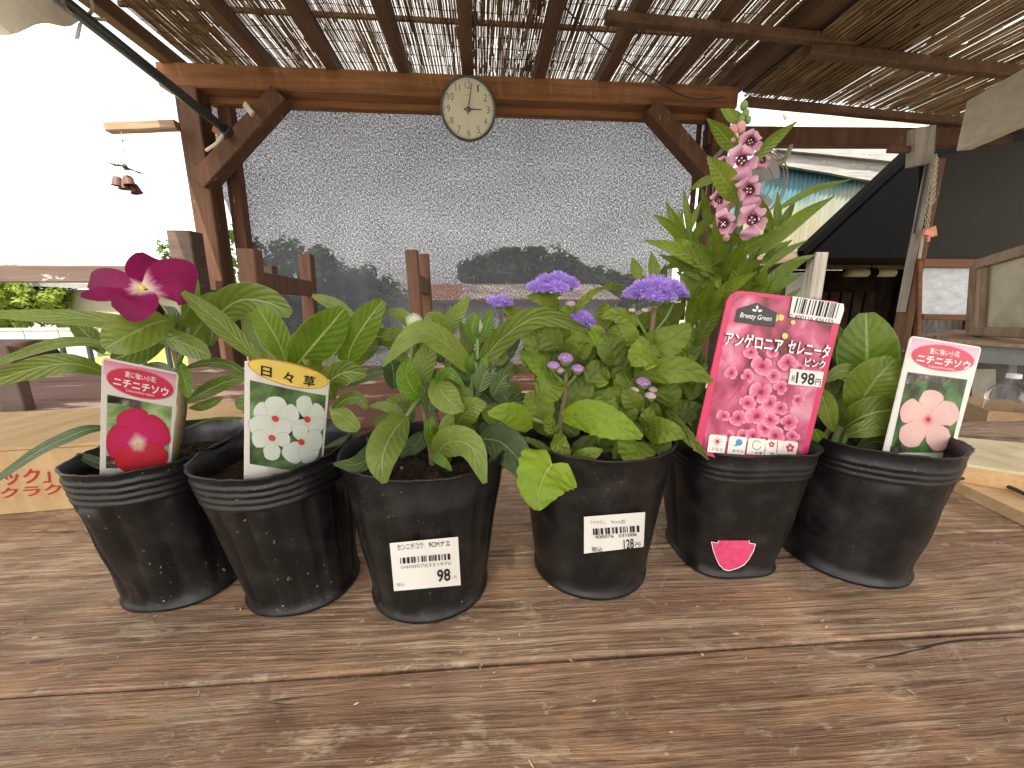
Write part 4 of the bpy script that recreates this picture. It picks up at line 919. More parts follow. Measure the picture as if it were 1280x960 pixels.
    for k in range(26):
        f0 = k / 26; p = V(1168 - 12 * f0 + (2 if k % 2 else 0), 196 + 98 * f0, Y - .08)
        mb = MB(); d = Vector((1, 0, 0)) if k % 2 else Vector((0, 1, 0)); r_ = 14
        mb.tube([p + d * .008 * math.cos(2 * math.pi * q / 10) + Vector((0, 0, .0135 * math.sin(2 * math.pi * q / 10))) for q in range(11)], .0026, 5, cap=False); mb.build("link", M['cream'], t, True)
    for k in range(17):
        f0 = k / 17; p = V(1169 - 5 * f0 + (2 if k % 2 else 0), 196 + 62 * f0, Y - .06)
        mb = MB(); d = Vector((1, 0, 0)) if k % 2 else Vector((0, 1, 0))
        mb.tube([p + d * .008 * math.cos(2 * math.pi * q / 10) + Vector((0, 0, .0135 * math.sin(2 * math.pi * q / 10))) for q in range(11)], .0026, 5, cap=False); mb.build("link", M['cream'], t, True)
    mb = MB(); mb.tube(spline([V(1154, 292, Y - .08), V(1152, 305, Y - .08), V(1149, 323, Y - .08)], 6), .008, 6); mb.build("tail", M['cream'], t)
    mb = MB(); mb.tube([V(1160, 205, Y - .07), V(1143, 292, Y - .07)], .008, 6); mb.build("dark_cord", M['blackmetal'], t)
    t = thing("orange_clip", V(1162, 292, Y - .1), "orange and pink plastic clip on the hanging chain", "clip")
    mb = MB(); mb.slab([V(1160, 286, Y - .1), V(1170, 282, Y - .1), V(1172, 294, Y - .1), V(1163, 297, Y - .1)], (0, .03, 0)); mb.build("grip", newmat("orange_plastic", (.55, .25, .03), .4), t)
    mb = MB(); mb.bar(V(1155, 290, Y - .1), V(1165, 293, Y - .1), .02, .03); mb.bar(V(1161, 293, Y - .1), V(1160, 302, Y - .1), .012, .012, (0, 1, 0)); mb.build("jaw", newmat("pink_plastic", (.75, .28, .22), .4), t)
booth()

def fan():
    Y = 2.35; c = V(935, 232, Y); nrm = Vector((-.25, -1, -.1)).normalized(); x = nrm.orthogonal().normalized(); y = nrm.cross(x); r = .19
    t = thing("wall_fan", c, "grey electric fan in a wire guard behind the pink flowers", "fan")
    gm = noisy("grey_blade", (.42, .44, .45), (.5, .52, .53), 5, .35, .4, 0)
    for k in range(3):
        a0 = k * 2.094 + .5; vs = []; n = 8
        for i in range(n + 1):
            a = a0 + 1.35 * i / n
            for q in (.25, .6, .92): vs.append(c + (x * math.cos(a) + y * math.sin(a)) * r * q * (1 if 0 < i < n else .96) + nrm * (.02 * (i / n - .5)))
        mb = MB(); mb.add(vs, [(i * 3 + q, i * 3 + 3 + q, i * 3 + 4 + q, i * 3 + 1 + q) for i in range(n) for q in range(2)]); mb.build("blade", gm, t, True)
    mb = MB(); mb.lathe([(.0001, .05), (.04, .045), (.048, .0), (.048, -.12), (.0001, -.13)], c, 20, nrm); mb.build("motor", gm, t, True)
    wm = newmat("guard_wire", (.30, .26, .2), .4, .5)
    for q, h in ((1, 0), (.97, .05), (.55, .06)):
        mb = MB(); mb.tube([c + (x * math.cos(a) + y * math.sin(a)) * r * q + nrm * h for a in (2 * math.pi * k / 32 for k in range(33))], .0035, 5, cap=False); mb.build("guard_ring", wm, t, True)
    mb = MB()
    for k in range(72):
        a = 2 * math.pi * k / 72; d = x * math.cos(a) + y * math.sin(a); mb.tube([c + d * .03 + nrm * .065, c + d * r * .6 + nrm * .06, c + d * r * .97 + nrm * .05, c + d * r], .0012, 3)
    stuff(mb.build("guard_wires", wm, t))
    mb = MB(); mb.tube([c - nrm * .12, Vector((1.46, YB + .05, c.z - .03))], .018, 8); mb.build("bracket", gm, t)
    t = thing("hose_coil", V(972, 193, 2.42), "cream hose looped over a hook beside the fan", "hose")
    for k in range(3):
        mb = MB(); mb.tube(spline([V(966 - k, 176, 2.42 + k * .03), V(962, 192 + k, 2.42 + k * .03), V(970, 204 - k, 2.42 + k * .03), V(983 - k, 198, 2.42 + k * .03), V(989, 181, 2.42 + k * .03)], 18), .012, 8); mb.build("loop", M['cream'], t, True)
    mb = MB(); mb.bar(V(960, 176, 2.45), V(995, 178, 2.50), .02, .02); mb.build("hook", M['post'], t)
    t = thing("cable_coil", V(880, 265, 2.4), "black cable coiled in rings hanging by the pergola post", "cable")
    for k in range(4):
        cc = V(880 + k * .6, 266 + k, 2.40 + k * .012); mb = MB(); rr = .030 + .007 * k
        mb.tube([cc + Vector((math.cos(a) * rr * .75, 0, math.sin(a) * rr)) for a in (2 * math.pi * q / 20 for q in range(21))], .004, 5, cap=False); mb.build("loop", M['blackmetal'], t, True)
    mb = MB(); mb.tube([V(880, 258, 2.4), V(883, 240, 2.4), V(884, 222, 2.42)], .003, 5); mb.build("hanger", M['greyink'], t)
fan()
# pale cloth by the right post
mb = MB(); vs = []
for j in range(9):
    for i in range(7): q = V(866 + i * 3.6 - j * .8, 330 + j * 10, 2.38); q.y += .02 * math.sin(i * 1.6 + j * .3); vs.append(q)
mb.add(vs, [(j * 7 + i, j * 7 + i + 1, j * 7 + 8 + i, j * 7 + 7 + i) for j in range(8) for i in range(6)])
tag(mb.build("hanging_cloth", noisy("pale_cloth", (.42, .36, .31), (.55, .49, .44), 8, .9, .1, .1), None, True, org=V(878, 360, 2.38)), "pale cloth hanging behind the angelonia leaves", "cloth")

# ================================================================== SEATS BEHIND THE TABLE
def chair(p1, Y1, p2, Y2, pw, dirx, label, tops, rails):
    a = V(*p1, Y1); b = V(*p2, Y2); t = thing("wooden_chair", ((a.x + b.x) / 2, (Y1 + Y2) / 2, 0), label, "chair", "wooden chairs behind the bench")
    lean = .06 * dirx
    for q in (a, b): mb = MB(); mb.bar((q.x - lean * .5, q.y, 0), q, pw, pw, (0, 1, 0), .07, 5, .0008); mb.build("back_post", M['chair'], t)
    for py in rails:
        q0 = V(p1[0] + 2, py, Y1); dz = q0.z; mb = MB(); mb.bar((a.x, a.y, dz), (b.x, b.y, dz), .028, .062, ch=.08); mb.build("back_rail", M['chair'], t)
    d = Vector((-(b - a).y, (b - a).x, 0)).normalized() * (.42 * dirx); a0 = Vector((a.x, a.y, .43)); b0 = Vector((b.x, b.y, .43))
    mb = MB(); mb.slab([a0, b0, b0 + d, a0 + d], (0, 0, .03)); mb.build("seat", M['chair'], t)
    for q in (a0 + d * .95, b0 + d * .95): mb = MB(); mb.bar((q.x, q.y, 0), (q.x, q.y, .43), pw, pw, (0, 1, 0), .07); mb.build("front_leg", M['chair'], t)
chair((312, 312), 1.25, (383, 318), 1.8, .048, 1, "wooden chair with a wide rail between two back posts beside the fence post", 0, (352, 470))
chair((514.5, 313), 1.35, (530, 318), 1.75, .038, -1, "wooden chair seen side-on with its two back posts close together before the net", 0, (352, 455))

bn = thing("garden_bench", (-.4, .78, 0), "long red-brown garden bench with scratched paint behind the pots", "bench")
ZBn = HT + .0
for k in range(3):
    y0 = .515 + k * .172; mb = MB(); n = 12; pr = []
    x0, x1 = -1.02 + (.02 if k != 1 else 0), .36
    mb.bar((x0, y0 + .083, ZBn - .016), (x1, y0 + .083, ZBn - .016), .166, .032, seg=10, jit=.0008, ch=.18); mb.build("plank", M['bench'], bn)
for x in (-.82, -.166, .28):
    for y in (.56, .97): mb = MB(); mb.bar((x, y, 0), (x, y, ZBn - .05), .045, .045, (0, 1, 0), .06); mb.build("leg", M['bench'], bn)
for y in (.545, .985): mb = MB(); mb.bar((-.95, y, ZBn - .055), (.32, y, ZBn - .055), .022, .042); mb.build("apron", M['bench'], bn)
# leaning board at the end of the bench
t = thing("leaning_board", (-.80, .50, 0), "worn brown board leaning against the bench by the cardboard box", "board")
mb = MB(); mb.bar(V(38, 560, .60), V(4, 440, .66), .035, .016, (0, 1, 0), .1, 4, .0006); mb.build("board", M['fence'], t)
mb = MB(); mb.tube([V(20, 451, 1.16), V(52, 450, 1.16)], [.055, .055], 14); o = mb.build("bolster", M['post'], None, True, org=V(36, 450, 1.16)); tag(o, "rounded dark log end behind the leaning board", "log")
# blue basket
def basket():
    Y = .93; t = thing("blue_basket", V(762, 425, Y), "bright blue plastic basket on the bench behind the violet flowers", "basket")
    bm_ = newmat("blue_plastic", (.04, .30, .55), .4, .4); a, b = V(739, 404, Y), V(780, 402, Y); z0 = HT + .004; z1 = a.z
    mb = MB(); mb.bar((a.x, Y, z1), (b.x, Y, z1), .008, .012); mb.bar((a.x, Y + .12, z1), (b.x, Y + .12, z1), .008, .012); mb.bar((a.x, Y, z1), (a.x, Y + .12, z1), .008, .012); mb.bar((b.x, Y, z1), (b.x, Y + .12, z1), .008, .012); mb.build("rim", bm_, t)
    for k in range(13):
        x = a.x + (b.x - a.x) * k / 12
        for yy in (Y + .004, Y + .116): mb = MB(); mb.bar((x, yy, z0), (x, yy, z1 - .004), .004, .003, (0, 1, 0)); mb.build("slat", bm_, t)
    mb = MB(); mb.box(((a.x + b.x) / 2, Y + .06, z0 + .002), (b.x - a.x, .12, .004)); mb.build("bottom", bm_, t)
basket()

# ================================================================== TABLE
tb = thing("plank_table", (0, .1, 0), "weathered brown plank table that carries the row of potted plants", "table")
edges = [-.36, -.225, -.105, .012, .145, .222, .335, .462]
for k in range(len(edges) - 1):
    y0, y1 = edges[k] + .0006, edges[k + 1] - .0006; mb = MB(); n = 90; vs = []; fs = []; ny = 5; x0, x1 = -.95, .95
    for i in range(n + 1):
        x = x0 + (x1 - x0) * i / n
        wa = .0012 * noise.noise(Vector((x * 14, y0 * 50, 0))); wb = .0012 * noise.noise(Vector((x * 14, edges[k + 1] * 50 + 9, 3)))
        sec = [(y0 + wa, -.035), (y0 + wa, -.0014), (y0 + .0011 + wa, -.0003)] + [(y0 + (y1 - y0) * q, .0006 * noise.noise(Vector((x * 6, (y0 + q) * 40, 1)))) for q in (.25, .5, .75)] + [(y1 - .0011 + wb, -.0003), (y1 + wb, -.0014), (y1 + wb, -.035)]
        vs += [(x, a, HT + z) for a, z in sec]
    q = 9
    for i in range(n):
        for j in range(q): fs.append((i * q + j, i * q + (j + 1) % q, (i + 1) * q + (j + 1) % q, (i + 1) * q + j))
    fs.append(tuple(range(q))); fs.append(tuple(n * q + j for j in range(q - 1, -1, -1)))
    mb.add(vs, fs); mb.build("plank", M['table'] if k >= 4 else M['table2'], tb)
for x in (-.78, .78):
    for y in (-.28, .38): mb = MB(); mb.bar((x, y, 0), (x, y, HT - .036), .07, .07, (0, 1, 0), .06); mb.build("leg", M['post'], tb)
for y in (-.30, .40): mb = MB(); mb.bar((-.85, y, HT - .075), (.85, y, HT - .075), .03, .07); mb.build("apron", M['post'], tb)
for x in (-.6, 0, .6): mb = MB(); mb.bar((x, -.34, HT - .056), (x, .44, HT - .056), .05, .035); mb.build("batten", M['post'], tb)
# crumbs of soil and chaff on the table top
rg = random.Random(77)
def crumbs():
    mb = MB()
    for _ in range(190):
        x = rg.uniform(-.42, .45); y = rg.choice((rg.gauss(.155, .03), rg.uniform(.03, .30)))
        if y > .40 or y < .0: continue
        s = rg.uniform(.0002, .0009); d = rg.uniform(0, 3.1); a = Vector((math.cos(d), math.sin(d), 0)) * s * rg.uniform(1, 2.6); b = Vector((-math.sin(d), math.cos(d), 0)) * s * .6; c = Vector((x, y, HT + .0002))
        mb.add([c - a, c + b, c + a, c - b, c + Vector((0, 0, s * .8))], [(0, 1, 4), (1, 2, 4), (2, 3, 4), (3, 0, 4)])
    o = stuff(mb.build("crumbs", noisy("straw_crumbs", (.22, .15, .07), (.60, .48, .28), 300, .9, .1, 0))); tag(o, "pale crumbs and chaff scattered over the table top", "crumbs")
crumbs()
def cardboard_box():
    ux = Vector((.991, .131, 0)); uy = Vector((-.131, .991, 0)); fr = Vector((-.200, .318, HT + .0006)); h = .049; ln = .42; dp = .118
    t = thing("cardboard_box", fr - ux * .2 + uy * .06, "flat yellow cardboard box with red lettering behind the magenta flowered pot", "box")
    up = Vector((0, 0, h)); th = .0025
    P = lambda a, b, c=0.0: fr - ux * a + uy * b + Vector((0, 0, c))
    def panel(nm, pts, off, mat=M['cardboard']): mb = MB(); mb.slab(pts, off); return mb.build(nm, mat, t)
    fp = panel("side_panel", [P(ln, 0), P(0, 0), P(0, 0, h), P(ln, 0, h)], uy * th)
    panel("side_panel", [P(ln, dp), P(0, dp), P(0, dp, h), P(ln, dp, h)], -uy * th)
    panel("end_panel", [P(0, th), P(0, dp - th), P(0, dp - th, h), P(0, th, h)], -ux * th); panel("end_panel", [P(ln, th), P(ln, dp - th), P(ln, dp - th, h), P(ln, th, h)], ux * th)
    panel("bottom", [P(ln - th, th), P(th, th), P(th, dp - th), P(ln - th, dp - th)], (0, 0, th))
    panel("flap", [P(ln, -.0005, h + .0006), P(0, -.0005, h + .0006), P(0, dp * .5 - .0005, h + .002), P(ln, dp * .5 - .0005, h + .002)], (0, 0, th)); panel("flap", [P(ln, dp * .5 + .0005, h + .001), P(0, dp * .5 + .0005, h + .001), P(0, dp, h + .0006), P(ln, dp, h + .0006)], (0, 0, th))
    S = Sheet((0, 566), (100, 560), (100, 630), (0, 640), .3); S.o = P(ln, 0, h); S.e1 = ux * ln; S.e2 = -up; S.n = -uy
    mb = MB(); put_text(mb, S, "ック」", (4, 588), (62, 584), (6, 607), .0004, bold=.02); put_text(mb, S, "ラクラク", (-26, 612), (77, 604), (-24, 625), .0004, bold=.02)
    mb.build("lettering", M['redink'], fp)
cardboard_box()
def boards():
    t = thing("painted_board", VZ(1260, 570, HT + .02), "stained cream painted board with bare plywood edge lying behind the last pot", "board")
    z = HT + .026; P4 = [VZ(1192, 546, z), VZ(1420, 566, z), VZ(1420, 612, z), VZ(1196, 578, z)]
    mb = MB(); mb.slab(P4, (0, 0, -.0025)); mb.build("painted_face", M['plywood'], t)
    mb = MB(); mb.slab([p - Vector((0, 0, .0026)) for p in P4], (0, 0, -.0135)); mb.build("plywood_core", M['plyedge'], t)
    t = thing("bare_board", VZ(1260, 615, HT + .005), "thin bare wooden board lying on the table under the painted board", "board")
    z = HT + .0095; mb = MB(); mb.slab([VZ(1188, 560, z), VZ(1440, 600, z), VZ(1440, 715, z), VZ(1193, 601, z)], (0, 0, -.009)); mb.build("board", wood("bare_pine", (.40, .26, .13), (.60, .43, .25), 0, 80), t)
    o = MB(); o.tube(spline([VZ(1188, 600, HT + .013), VZ(1215, 597, HT + .013), VZ(1245, 602, HT + .0125), VZ(1300, 626, HT + .0125)], 16), .0016, 6); o = o.build("black_cord", M['blackmetal'], None, True, org=VZ(1240, 602, HT + .0125)); tag(o, "thin black cord lying across the bare board", "cord")
boards()
def shop_shelf():
    t = thing("low_shelf", V(1260, 556, 1.25), "dark low wooden shelf that carries the brown box and clear bottles", "shelf")
    z = V(1250, 547, 1.30).z; mb = MB(); mb.slab([(1.3, 1.02, z), (2.6, 1.02, z), (2.6, 1.75, z), (1.3, 1.75, z)], (0, 0, -.03)); mb.build("board", wood("dark_shelf_board", (.055, .045, .035), (.13, .11, .085), 0, 40), t)
    for x in (1.36, 2.5):
        for y in (1.06, 1.7): mb = MB(); mb.bar((x, y, 0), (x, y, z - .03), .05, .05, (0, 1, 0)); mb.build("leg", M['beamy'], t)
    t = thing("brown_box", VZ(1240, 540, z), "open brown cardboard tray with white stickers below the booth counter", "box")
    c0 = VZ(1230, 545, z + .001); h = (V(1229, 514, c0.y).z - z); dl = (VZ(1203, 532, z) - c0); dl.z = 0; dl = dl.normalized() * .30; dr = Vector((-dl.y, dl.x, 0)).normalized() * .34
    if dr.x < 0: dr = -dr
    for a, b in ((c0, c0 + dl), (c0, c0 + dr), (c0 + dr, c0 + dr + dl), (c0 + dl, c0 + dl + dr)):
        mb = MB(); n = Vector((-(b - a).y, (b - a).x, 0)).normalized() * .004; mb.slab([a, b, b + Vector((0, 0, h)), a + Vector((0, 0, h))], n); mb.build("side_panel", M['cardboard2'], t)
    mb = MB(); mb.slab([c0, c0 + dl, c0 + dl + dr, c0 + dr], (0, 0, .004)); mb.build("bottom", M['cardboard2'], t)
    st = noisy("printed_sticker", (.40, .38, .35), (.62, .60, .57), 60, .6, .2, 0)
    n = Vector((dr.y, -dr.x, 0)).normalized(); n = n if n.dot(CAM - c0) > 0 else -n
    mb = MB(); a = c0 + dr * .42 + n * .006; mb.slab([a + Vector((0, 0, h * .12)), a + dr * .5 + Vector((0, 0, h * .12)), a + dr * .5 + Vector((0, 0, h * .85)), a + Vector((0, 0, h * .85))], n * .001); mb.build("sticker", st, t)
    n2 = Vector((dl.y, -dl.x, 0)).normalized(); n2 = n2 if n2.dot(CAM - c0) > 0 else -n2
    mb = MB(); a = c0 + dl * .55 + n2 * .006; mb.slab([a + Vector((0, 0, h * .2)), a + dl * .4 + Vector((0, 0, h * .2)), a + dl * .4 + Vector((0, 0, h * .9)), a + Vector((0, 0, h * .9))], n2 * .001); mb.build("sticker", newmat("white_sticker", (.6, .6, .58), .6), t)
    gl = newmat("clear_bottle_plastic", (.93, .96, .97), .06, .5, **{"Transmission Weight": 1.0, "IOR": 1.12}); gl.node_tree.nodes["Principled BSDF"].inputs["Alpha"].default_value = .55
    for k, (px, lab, tilt, s) in enumerate(((1235, "upright clear plastic bottle with white cap standing in the brown tray", 0, 1.0), (1260, "clear plastic bottle with pale blue cap leaning behind the upright bottle", .25, .92))):
        b = c0 + dl * (.45 + .25 * k) + dr * (.30 + .32 * k) + Vector((0, 0, .006)); 
        hh = (V(1235, 467, b.y).z - b.z) * s; r = .062 * s; t = thing("plastic_bottle", b, lab, "bottle", "clear bottles in the tray"); ax = (tilt, 0, 1)
        pr = [(.001, .0), (r * .9, .0), (r, .02)]
        for q in range(8): z_ = hh * (.08 + .055 * q); pr += [(r, z_), (r * .94, z_ + hh * .018), (r * .94, z_ + hh * .03), (r, z_ + hh * .046)]
        pr += [(r, hh * .60), (r * .92, hh * .70), (r * .6, hh * .82), (r * .30, hh * .88), (r * .28, hh * .93)]
        mb = MB(); mb.lathe(pr, b, 28, ax); mb.build("body", gl, t, True)
        mb = MB(); mb.lathe([(.001, hh * .99), (r * .30, hh * .99), (r * .34, hh * .98), (r * .34, hh * .915), (r * .27, hh * .91)], b, 20, ax); mb.build("cap", newmat("cap", (.75, .76, .76) if k == 0 else (.45, .58, .60), .4), t)
shop_shelf()

# ================================================================== THE SIX POTS
class Pot:
    def __init__(s, x, y, rx, ry, bx, h, ex=2.0, nfl=14, flute=.0006, wob=.0, seed=0, rings=4, bdx=0.0, bdy=0.0, ra=.0009):
        s.ra = ra
        s.x, s.y, s.rx, s.ry, s.bx, s.h, s.ex, s.nfl, s.fl, s.wob, s.seed, s.rings, s.bdx, s.bdy = x, y, rx, ry, bx, h, ex, nfl, flute, wob, seed, rings, bdx, bdy
    def center_dist(s): return (Vector((s.x, s.y, HT + s.h * .5)) - CAM).length
    def ring(s, a, t, off=0.0):
        """point on the outside at angle a and height share t"""
        by = s.bx; rx = by + (s.rx - by) * t; ry = by + (s.ry - by) * t; ca, sa = math.cos(a), math.sin(a)
        k = (abs(ca) ** s.ex + abs(sa) ** s.ex) ** (-1 / s.ex)
        return Vector((s.x + s.bdx * (1 - t) + (rx + off) * ca * k, s.y + s.bdy * (1 - t) + (ry + off) * sa * k, HT + .0008 + s.h * t))
    def inside(s, p, off):
        t = (p.z - HT - .0008) / s.h
        if t < -.02 or t > 1.05: return False
        rx = s.bx + (s.rx - s.bx) * t + off; ry = s.bx + (s.ry - s.bx) * t + off
        return (abs(p.x - s.x - s.bdx * (1 - t)) / rx) ** s.ex + (abs(p.y - s.y - s.bdy * (1 - t)) / ry) ** s.ex < 1
    def build(s, root, mat, soil_t=.83):
        n = 96; mb = MB(); ts = []
        ts += [(0, -.0012, 0), (0.0, .0012, 1), (.02, .0012, 1), (.03, .0, 1)]
        ts += [(.03 + .75 * k / 8, 0, 2) for k in range(1, 9)]
        for k in range(s.rings): z0 = .79 + .042 * k; ts += [(z0, 0, 3), (z0 + .012, s.ra, 3), (z0 + .024, s.ra, 3), (z0 + .034, 0, 3)]
        ts += [(.965, 0, 3), (.99, .0003, 3), (1.0, .0008, 3), (1.004, 0, 3), (.996, -.0009, 3), (.9, -.0012, 3), (soil_t - .05, -.0014, 3)]
        vs = []; uv = []
        for t, off, kind in ts:
            for j in range(n):
                a = 2 * math.pi * j / n; o = off
                if kind == 2: o += -s.fl * (1 if (j * s.nfl / n) % 1 < .16 else 0) + s.wob * noise.noise(Vector((math.cos(a) * 2 + s.seed, math.sin(a) * 2, t * 3)))
                q = s.ring(a, t, o)
                if t > .7: q += Vector((0, 0, (.0014 * noise.noise(Vector((math.cos(a) * 1.6 + s.seed * 3, math.sin(a) * 1.6, 0))) + .0007 * noise.noise(Vector((math.cos(a) * 9, math.sin(a) * 9, s.seed)))) * (t - .7) / .3))
                vs.append(q); uv.append((j / n, t))
        mb.add(vs, [(k * n + j, k * n + (j + 1) % n, (k + 1) * n + (j + 1) % n, (k + 1) * n + j) for k in range(len(ts) - 1) for j in range(n)], 0, uv)
        mb.add([s.ring(2 * math.pi * j / n, 0.0, -.001) for j in range(n)], [tuple(range(n - 1, -1, -1))])
        mb.build("pot", mat, root, True)
        # soil with lumps and a few grits
        mb = MB(); rings = 9; m2 = 40; vs = []
        for k in range(rings + 1):
            for j in range(m2):
                a = 2 * math.pi * j / m2; e = s.ring(a, soil_t, -.0016); c = Vector((s.x, s.y, e.z)); q = c.lerp(e, k / rings)
                q.z += .003 * noise.noise(q * 260) + .0016 * noise.noise(q * 700) + .002 * (1 - k / rings); vs.append(q)
        mb.add(vs, [(k * m2 + j, (k + 1) * m2 + j, (k + 1) * m2 + (j + 1) % m2, k * m2 + (j + 1) % m2) for k in range(rings) for j in range(m2)])
        for _ in range(60):
            a = random.uniform(0, 6.28); e = s.ring(a, soil_t, -.002); q = Vector((s.x, s.y, e.z + .0012)).lerp(e, random.random() ** .5); mb.ball(q, random.uniform(.0006, .0016), 5, 3, m=1 if random.random() < .12 else 0)
        stuff(mb.build("soil", [M['soil'], M['grit']], root))
POTS = [Pot(-.1700, .2145, .0300, .0435, .027, .082, 2.4, 12, .0013, .0022, 1, 4), Pot(-.1080, .2065, .0335, .0445, .0270, .082, 2.2, 16, .0014, .0014, 2, 4, .0055),
        Pot(-.0310, .2005, .0420, .0425, .0305, .081, 2.1, 16, .0017, .0009, 3, 0), Pot(.0630, .2105, .0430, .0440, .0320, .083, 2.0, 14, .0003, .0003, 4, 0),
        Pot(.1480, .2155, 0.0370, .0390, .0262, .079, 3.4, 8, .0008, .0010, 5, 3, 0, 0, .0004), Pot(.2262, .2060, .0395, .0420, .0312, .081, 2.0, 10, .0006, .0016, 6, 3, -.002, 0, .0005)]
G = "potted bedding plants in black nursery pots"
def plant(k, name, label):
    p = POTS[k]; t = thing(name, (p.x, p.y, HT), label, "potted plant", G); p.build(t, M['pot_hatch'] if k == 2 else M['pot'] if k < 2 else M['pot_clean']); return t
P1 = plant(0, "potted_periwinkle", "potted periwinkle with a magenta flower and long glossy leaves")
P2 = plant(1, "potted_periwinkle", "flowerless potted periwinkle behind the yellow and white picture label")
P3 = plant(2, "potted_globe_amaranth", "potted globe amaranth with whitish flower heads and a 98 price sticker")
P4 = plant(3, "potted_ageratum", "potted ageratum with violet fluffy flower heads and a 128 price sticker")
P5 = plant(4, "potted_angelonia", "tall potted angelonia with a spike of pink flowers")
P6 = plant(5, "potted_periwinkle", "flowerless potted periwinkle behind the pale pink flower label")

# --- 1: magenta periwinkle
y = .215
stem(P1, [(214, 585, y), (225, 530, y), (228, 500, y), (222, 450, y), (207, 398, y)], 11, M['stemred'])
stem(P1, [(226, 500, y), (190, 470, y + .01), (150, 440, y + .01)], 7, M['stem']); stem(P1, [(222, 455, y), (232, 430, y), (238, 410, y)], 7, M['stem'])
LV = [  # path, width in px, roll, material
 ([(205, 400, y), (160, 404, .21), (90, 397, .205), (-25, 392, .20)], 20, 20, 'vinca'),
 ([(218, 398, y), (190, 405, .195), (155, 422, .182), (130, 436, .178)], 46, 10, 'vinca'),
 ([(185, 420, y), (215, 424, .2), (245, 436, .195), (264, 446, .19)], 26, 15, 'vinca'),
 ([(225, 400, y), (190, 425, .21), (165, 440, .205), (140, 450, .20)], 34, -20, 'vinca'),
 ([(150, 440, y), (110, 428, .21), (60, 432, .205), (-25, 462, .20)], 13, 25, 'vinca'),
 ([(140, 470, y), (95, 455, .205), (45, 460, .20), (-30, 482, .195)], 27, 0, 'vinca'),
 ([(150, 535, .21), (115, 536, .20), (88, 545, .195), (45, 566, .19), (-22, 612, .185)], 14, 30, 'vincag'),
 ([(160, 592, .205), (125, 580, .20), (96, 567, .198)], 12, 25, 'vincag'),
 ([(233, 503, y), (255, 490, .215), (280, 478, .215), (308, 472, .215)], 19, 10, 'vinca'),
 ([(236, 510, y), (255, 507, .22), (278, 497, .22)], 12, 15, 'vinca'),
 ([(230, 460, y), (262, 453, .22), (290, 458, .22), (314, 476, .22)], 13, 20, 'vinca'),
 ([(224, 452, y), (229, 470, .205), (236, 497, .20)], 17, 10, 'vincab'),
 ([(205, 400, y), (175, 394, .225), (150, 388, .23)], 24, 10, 'vincab'),
 ([(210, 396, y), (195, 390, .23), (165, 386, .24)], 26, -10, 'vincab'),
 ([(228, 400, y), (238, 378, .23), (243, 342, .235)], 17, 10, 'vincab'),
 ([(130, 442, y), (115, 425, .225), (88, 398, .23)], 22, 20, 'vinca'),
 ([(232, 440, .225), (248, 410, .235), (272, 386, .24), (295, 374, .245)], 46, 10, 'vinca'),
 ([(228, 537, y), (265, 524, .22), (306, 522, .22)], 4, 20, 'vinca'),
 ([(218, 470, y), (200, 462, .23), (180, 470, .235), (150, 490, .24)], 22, 10, 'vinca'),
 ([(230, 420, .225), (212, 400, .235), (200, 385, .24)], 30, -15, 'vinca'),
]
for pts, w_, rl, mt in LV: leaf(P1, pts, w_, M[mt], 'vinca', rl, .22, wav=.04)
def vinca_flower():
    y = .20; fl = MB(); fl.tube([V(202, 392, .207), V(192, 376, .203), V(179, 362, y)], [.0016, .0014, .0022], 8); f = fl.build("flower", M['stemdark'], P1, True)
    c = (177.5, 361)
    for pts, w_, rl in (([(*c, y), (181, 345, .206), (192, 322, .214)], 40, 0), ([(*c, y), (215, 352, .200), (245, 358, .205)], 58, 0),
                        ([(*c, y), (148, 354, .202), (112, 350, .206)], 34, 10), ([(*c, y), (142, 367, .190), (101, 369, .186)], 17, 30), ([(*c, y), (174, 376, .188), (150, 392, .184)], 38, 22)):
        leaf(f, pts, w_, M['magenta'], 'petal' if w_ > 20 else 'petalp', rl, .12, 'petal', .03, 12, 4)
    mb = MB(); mb.ball(V(*c, y - .0006), .0011, 8, 5, (1, .6, 1)); mb.build("eye", M['yellow'], f)
    stem(P1, [(222, 420, .215), (214, 405, .212), (202, 392, .207)], 6, M['stem'])
vinca_flower()
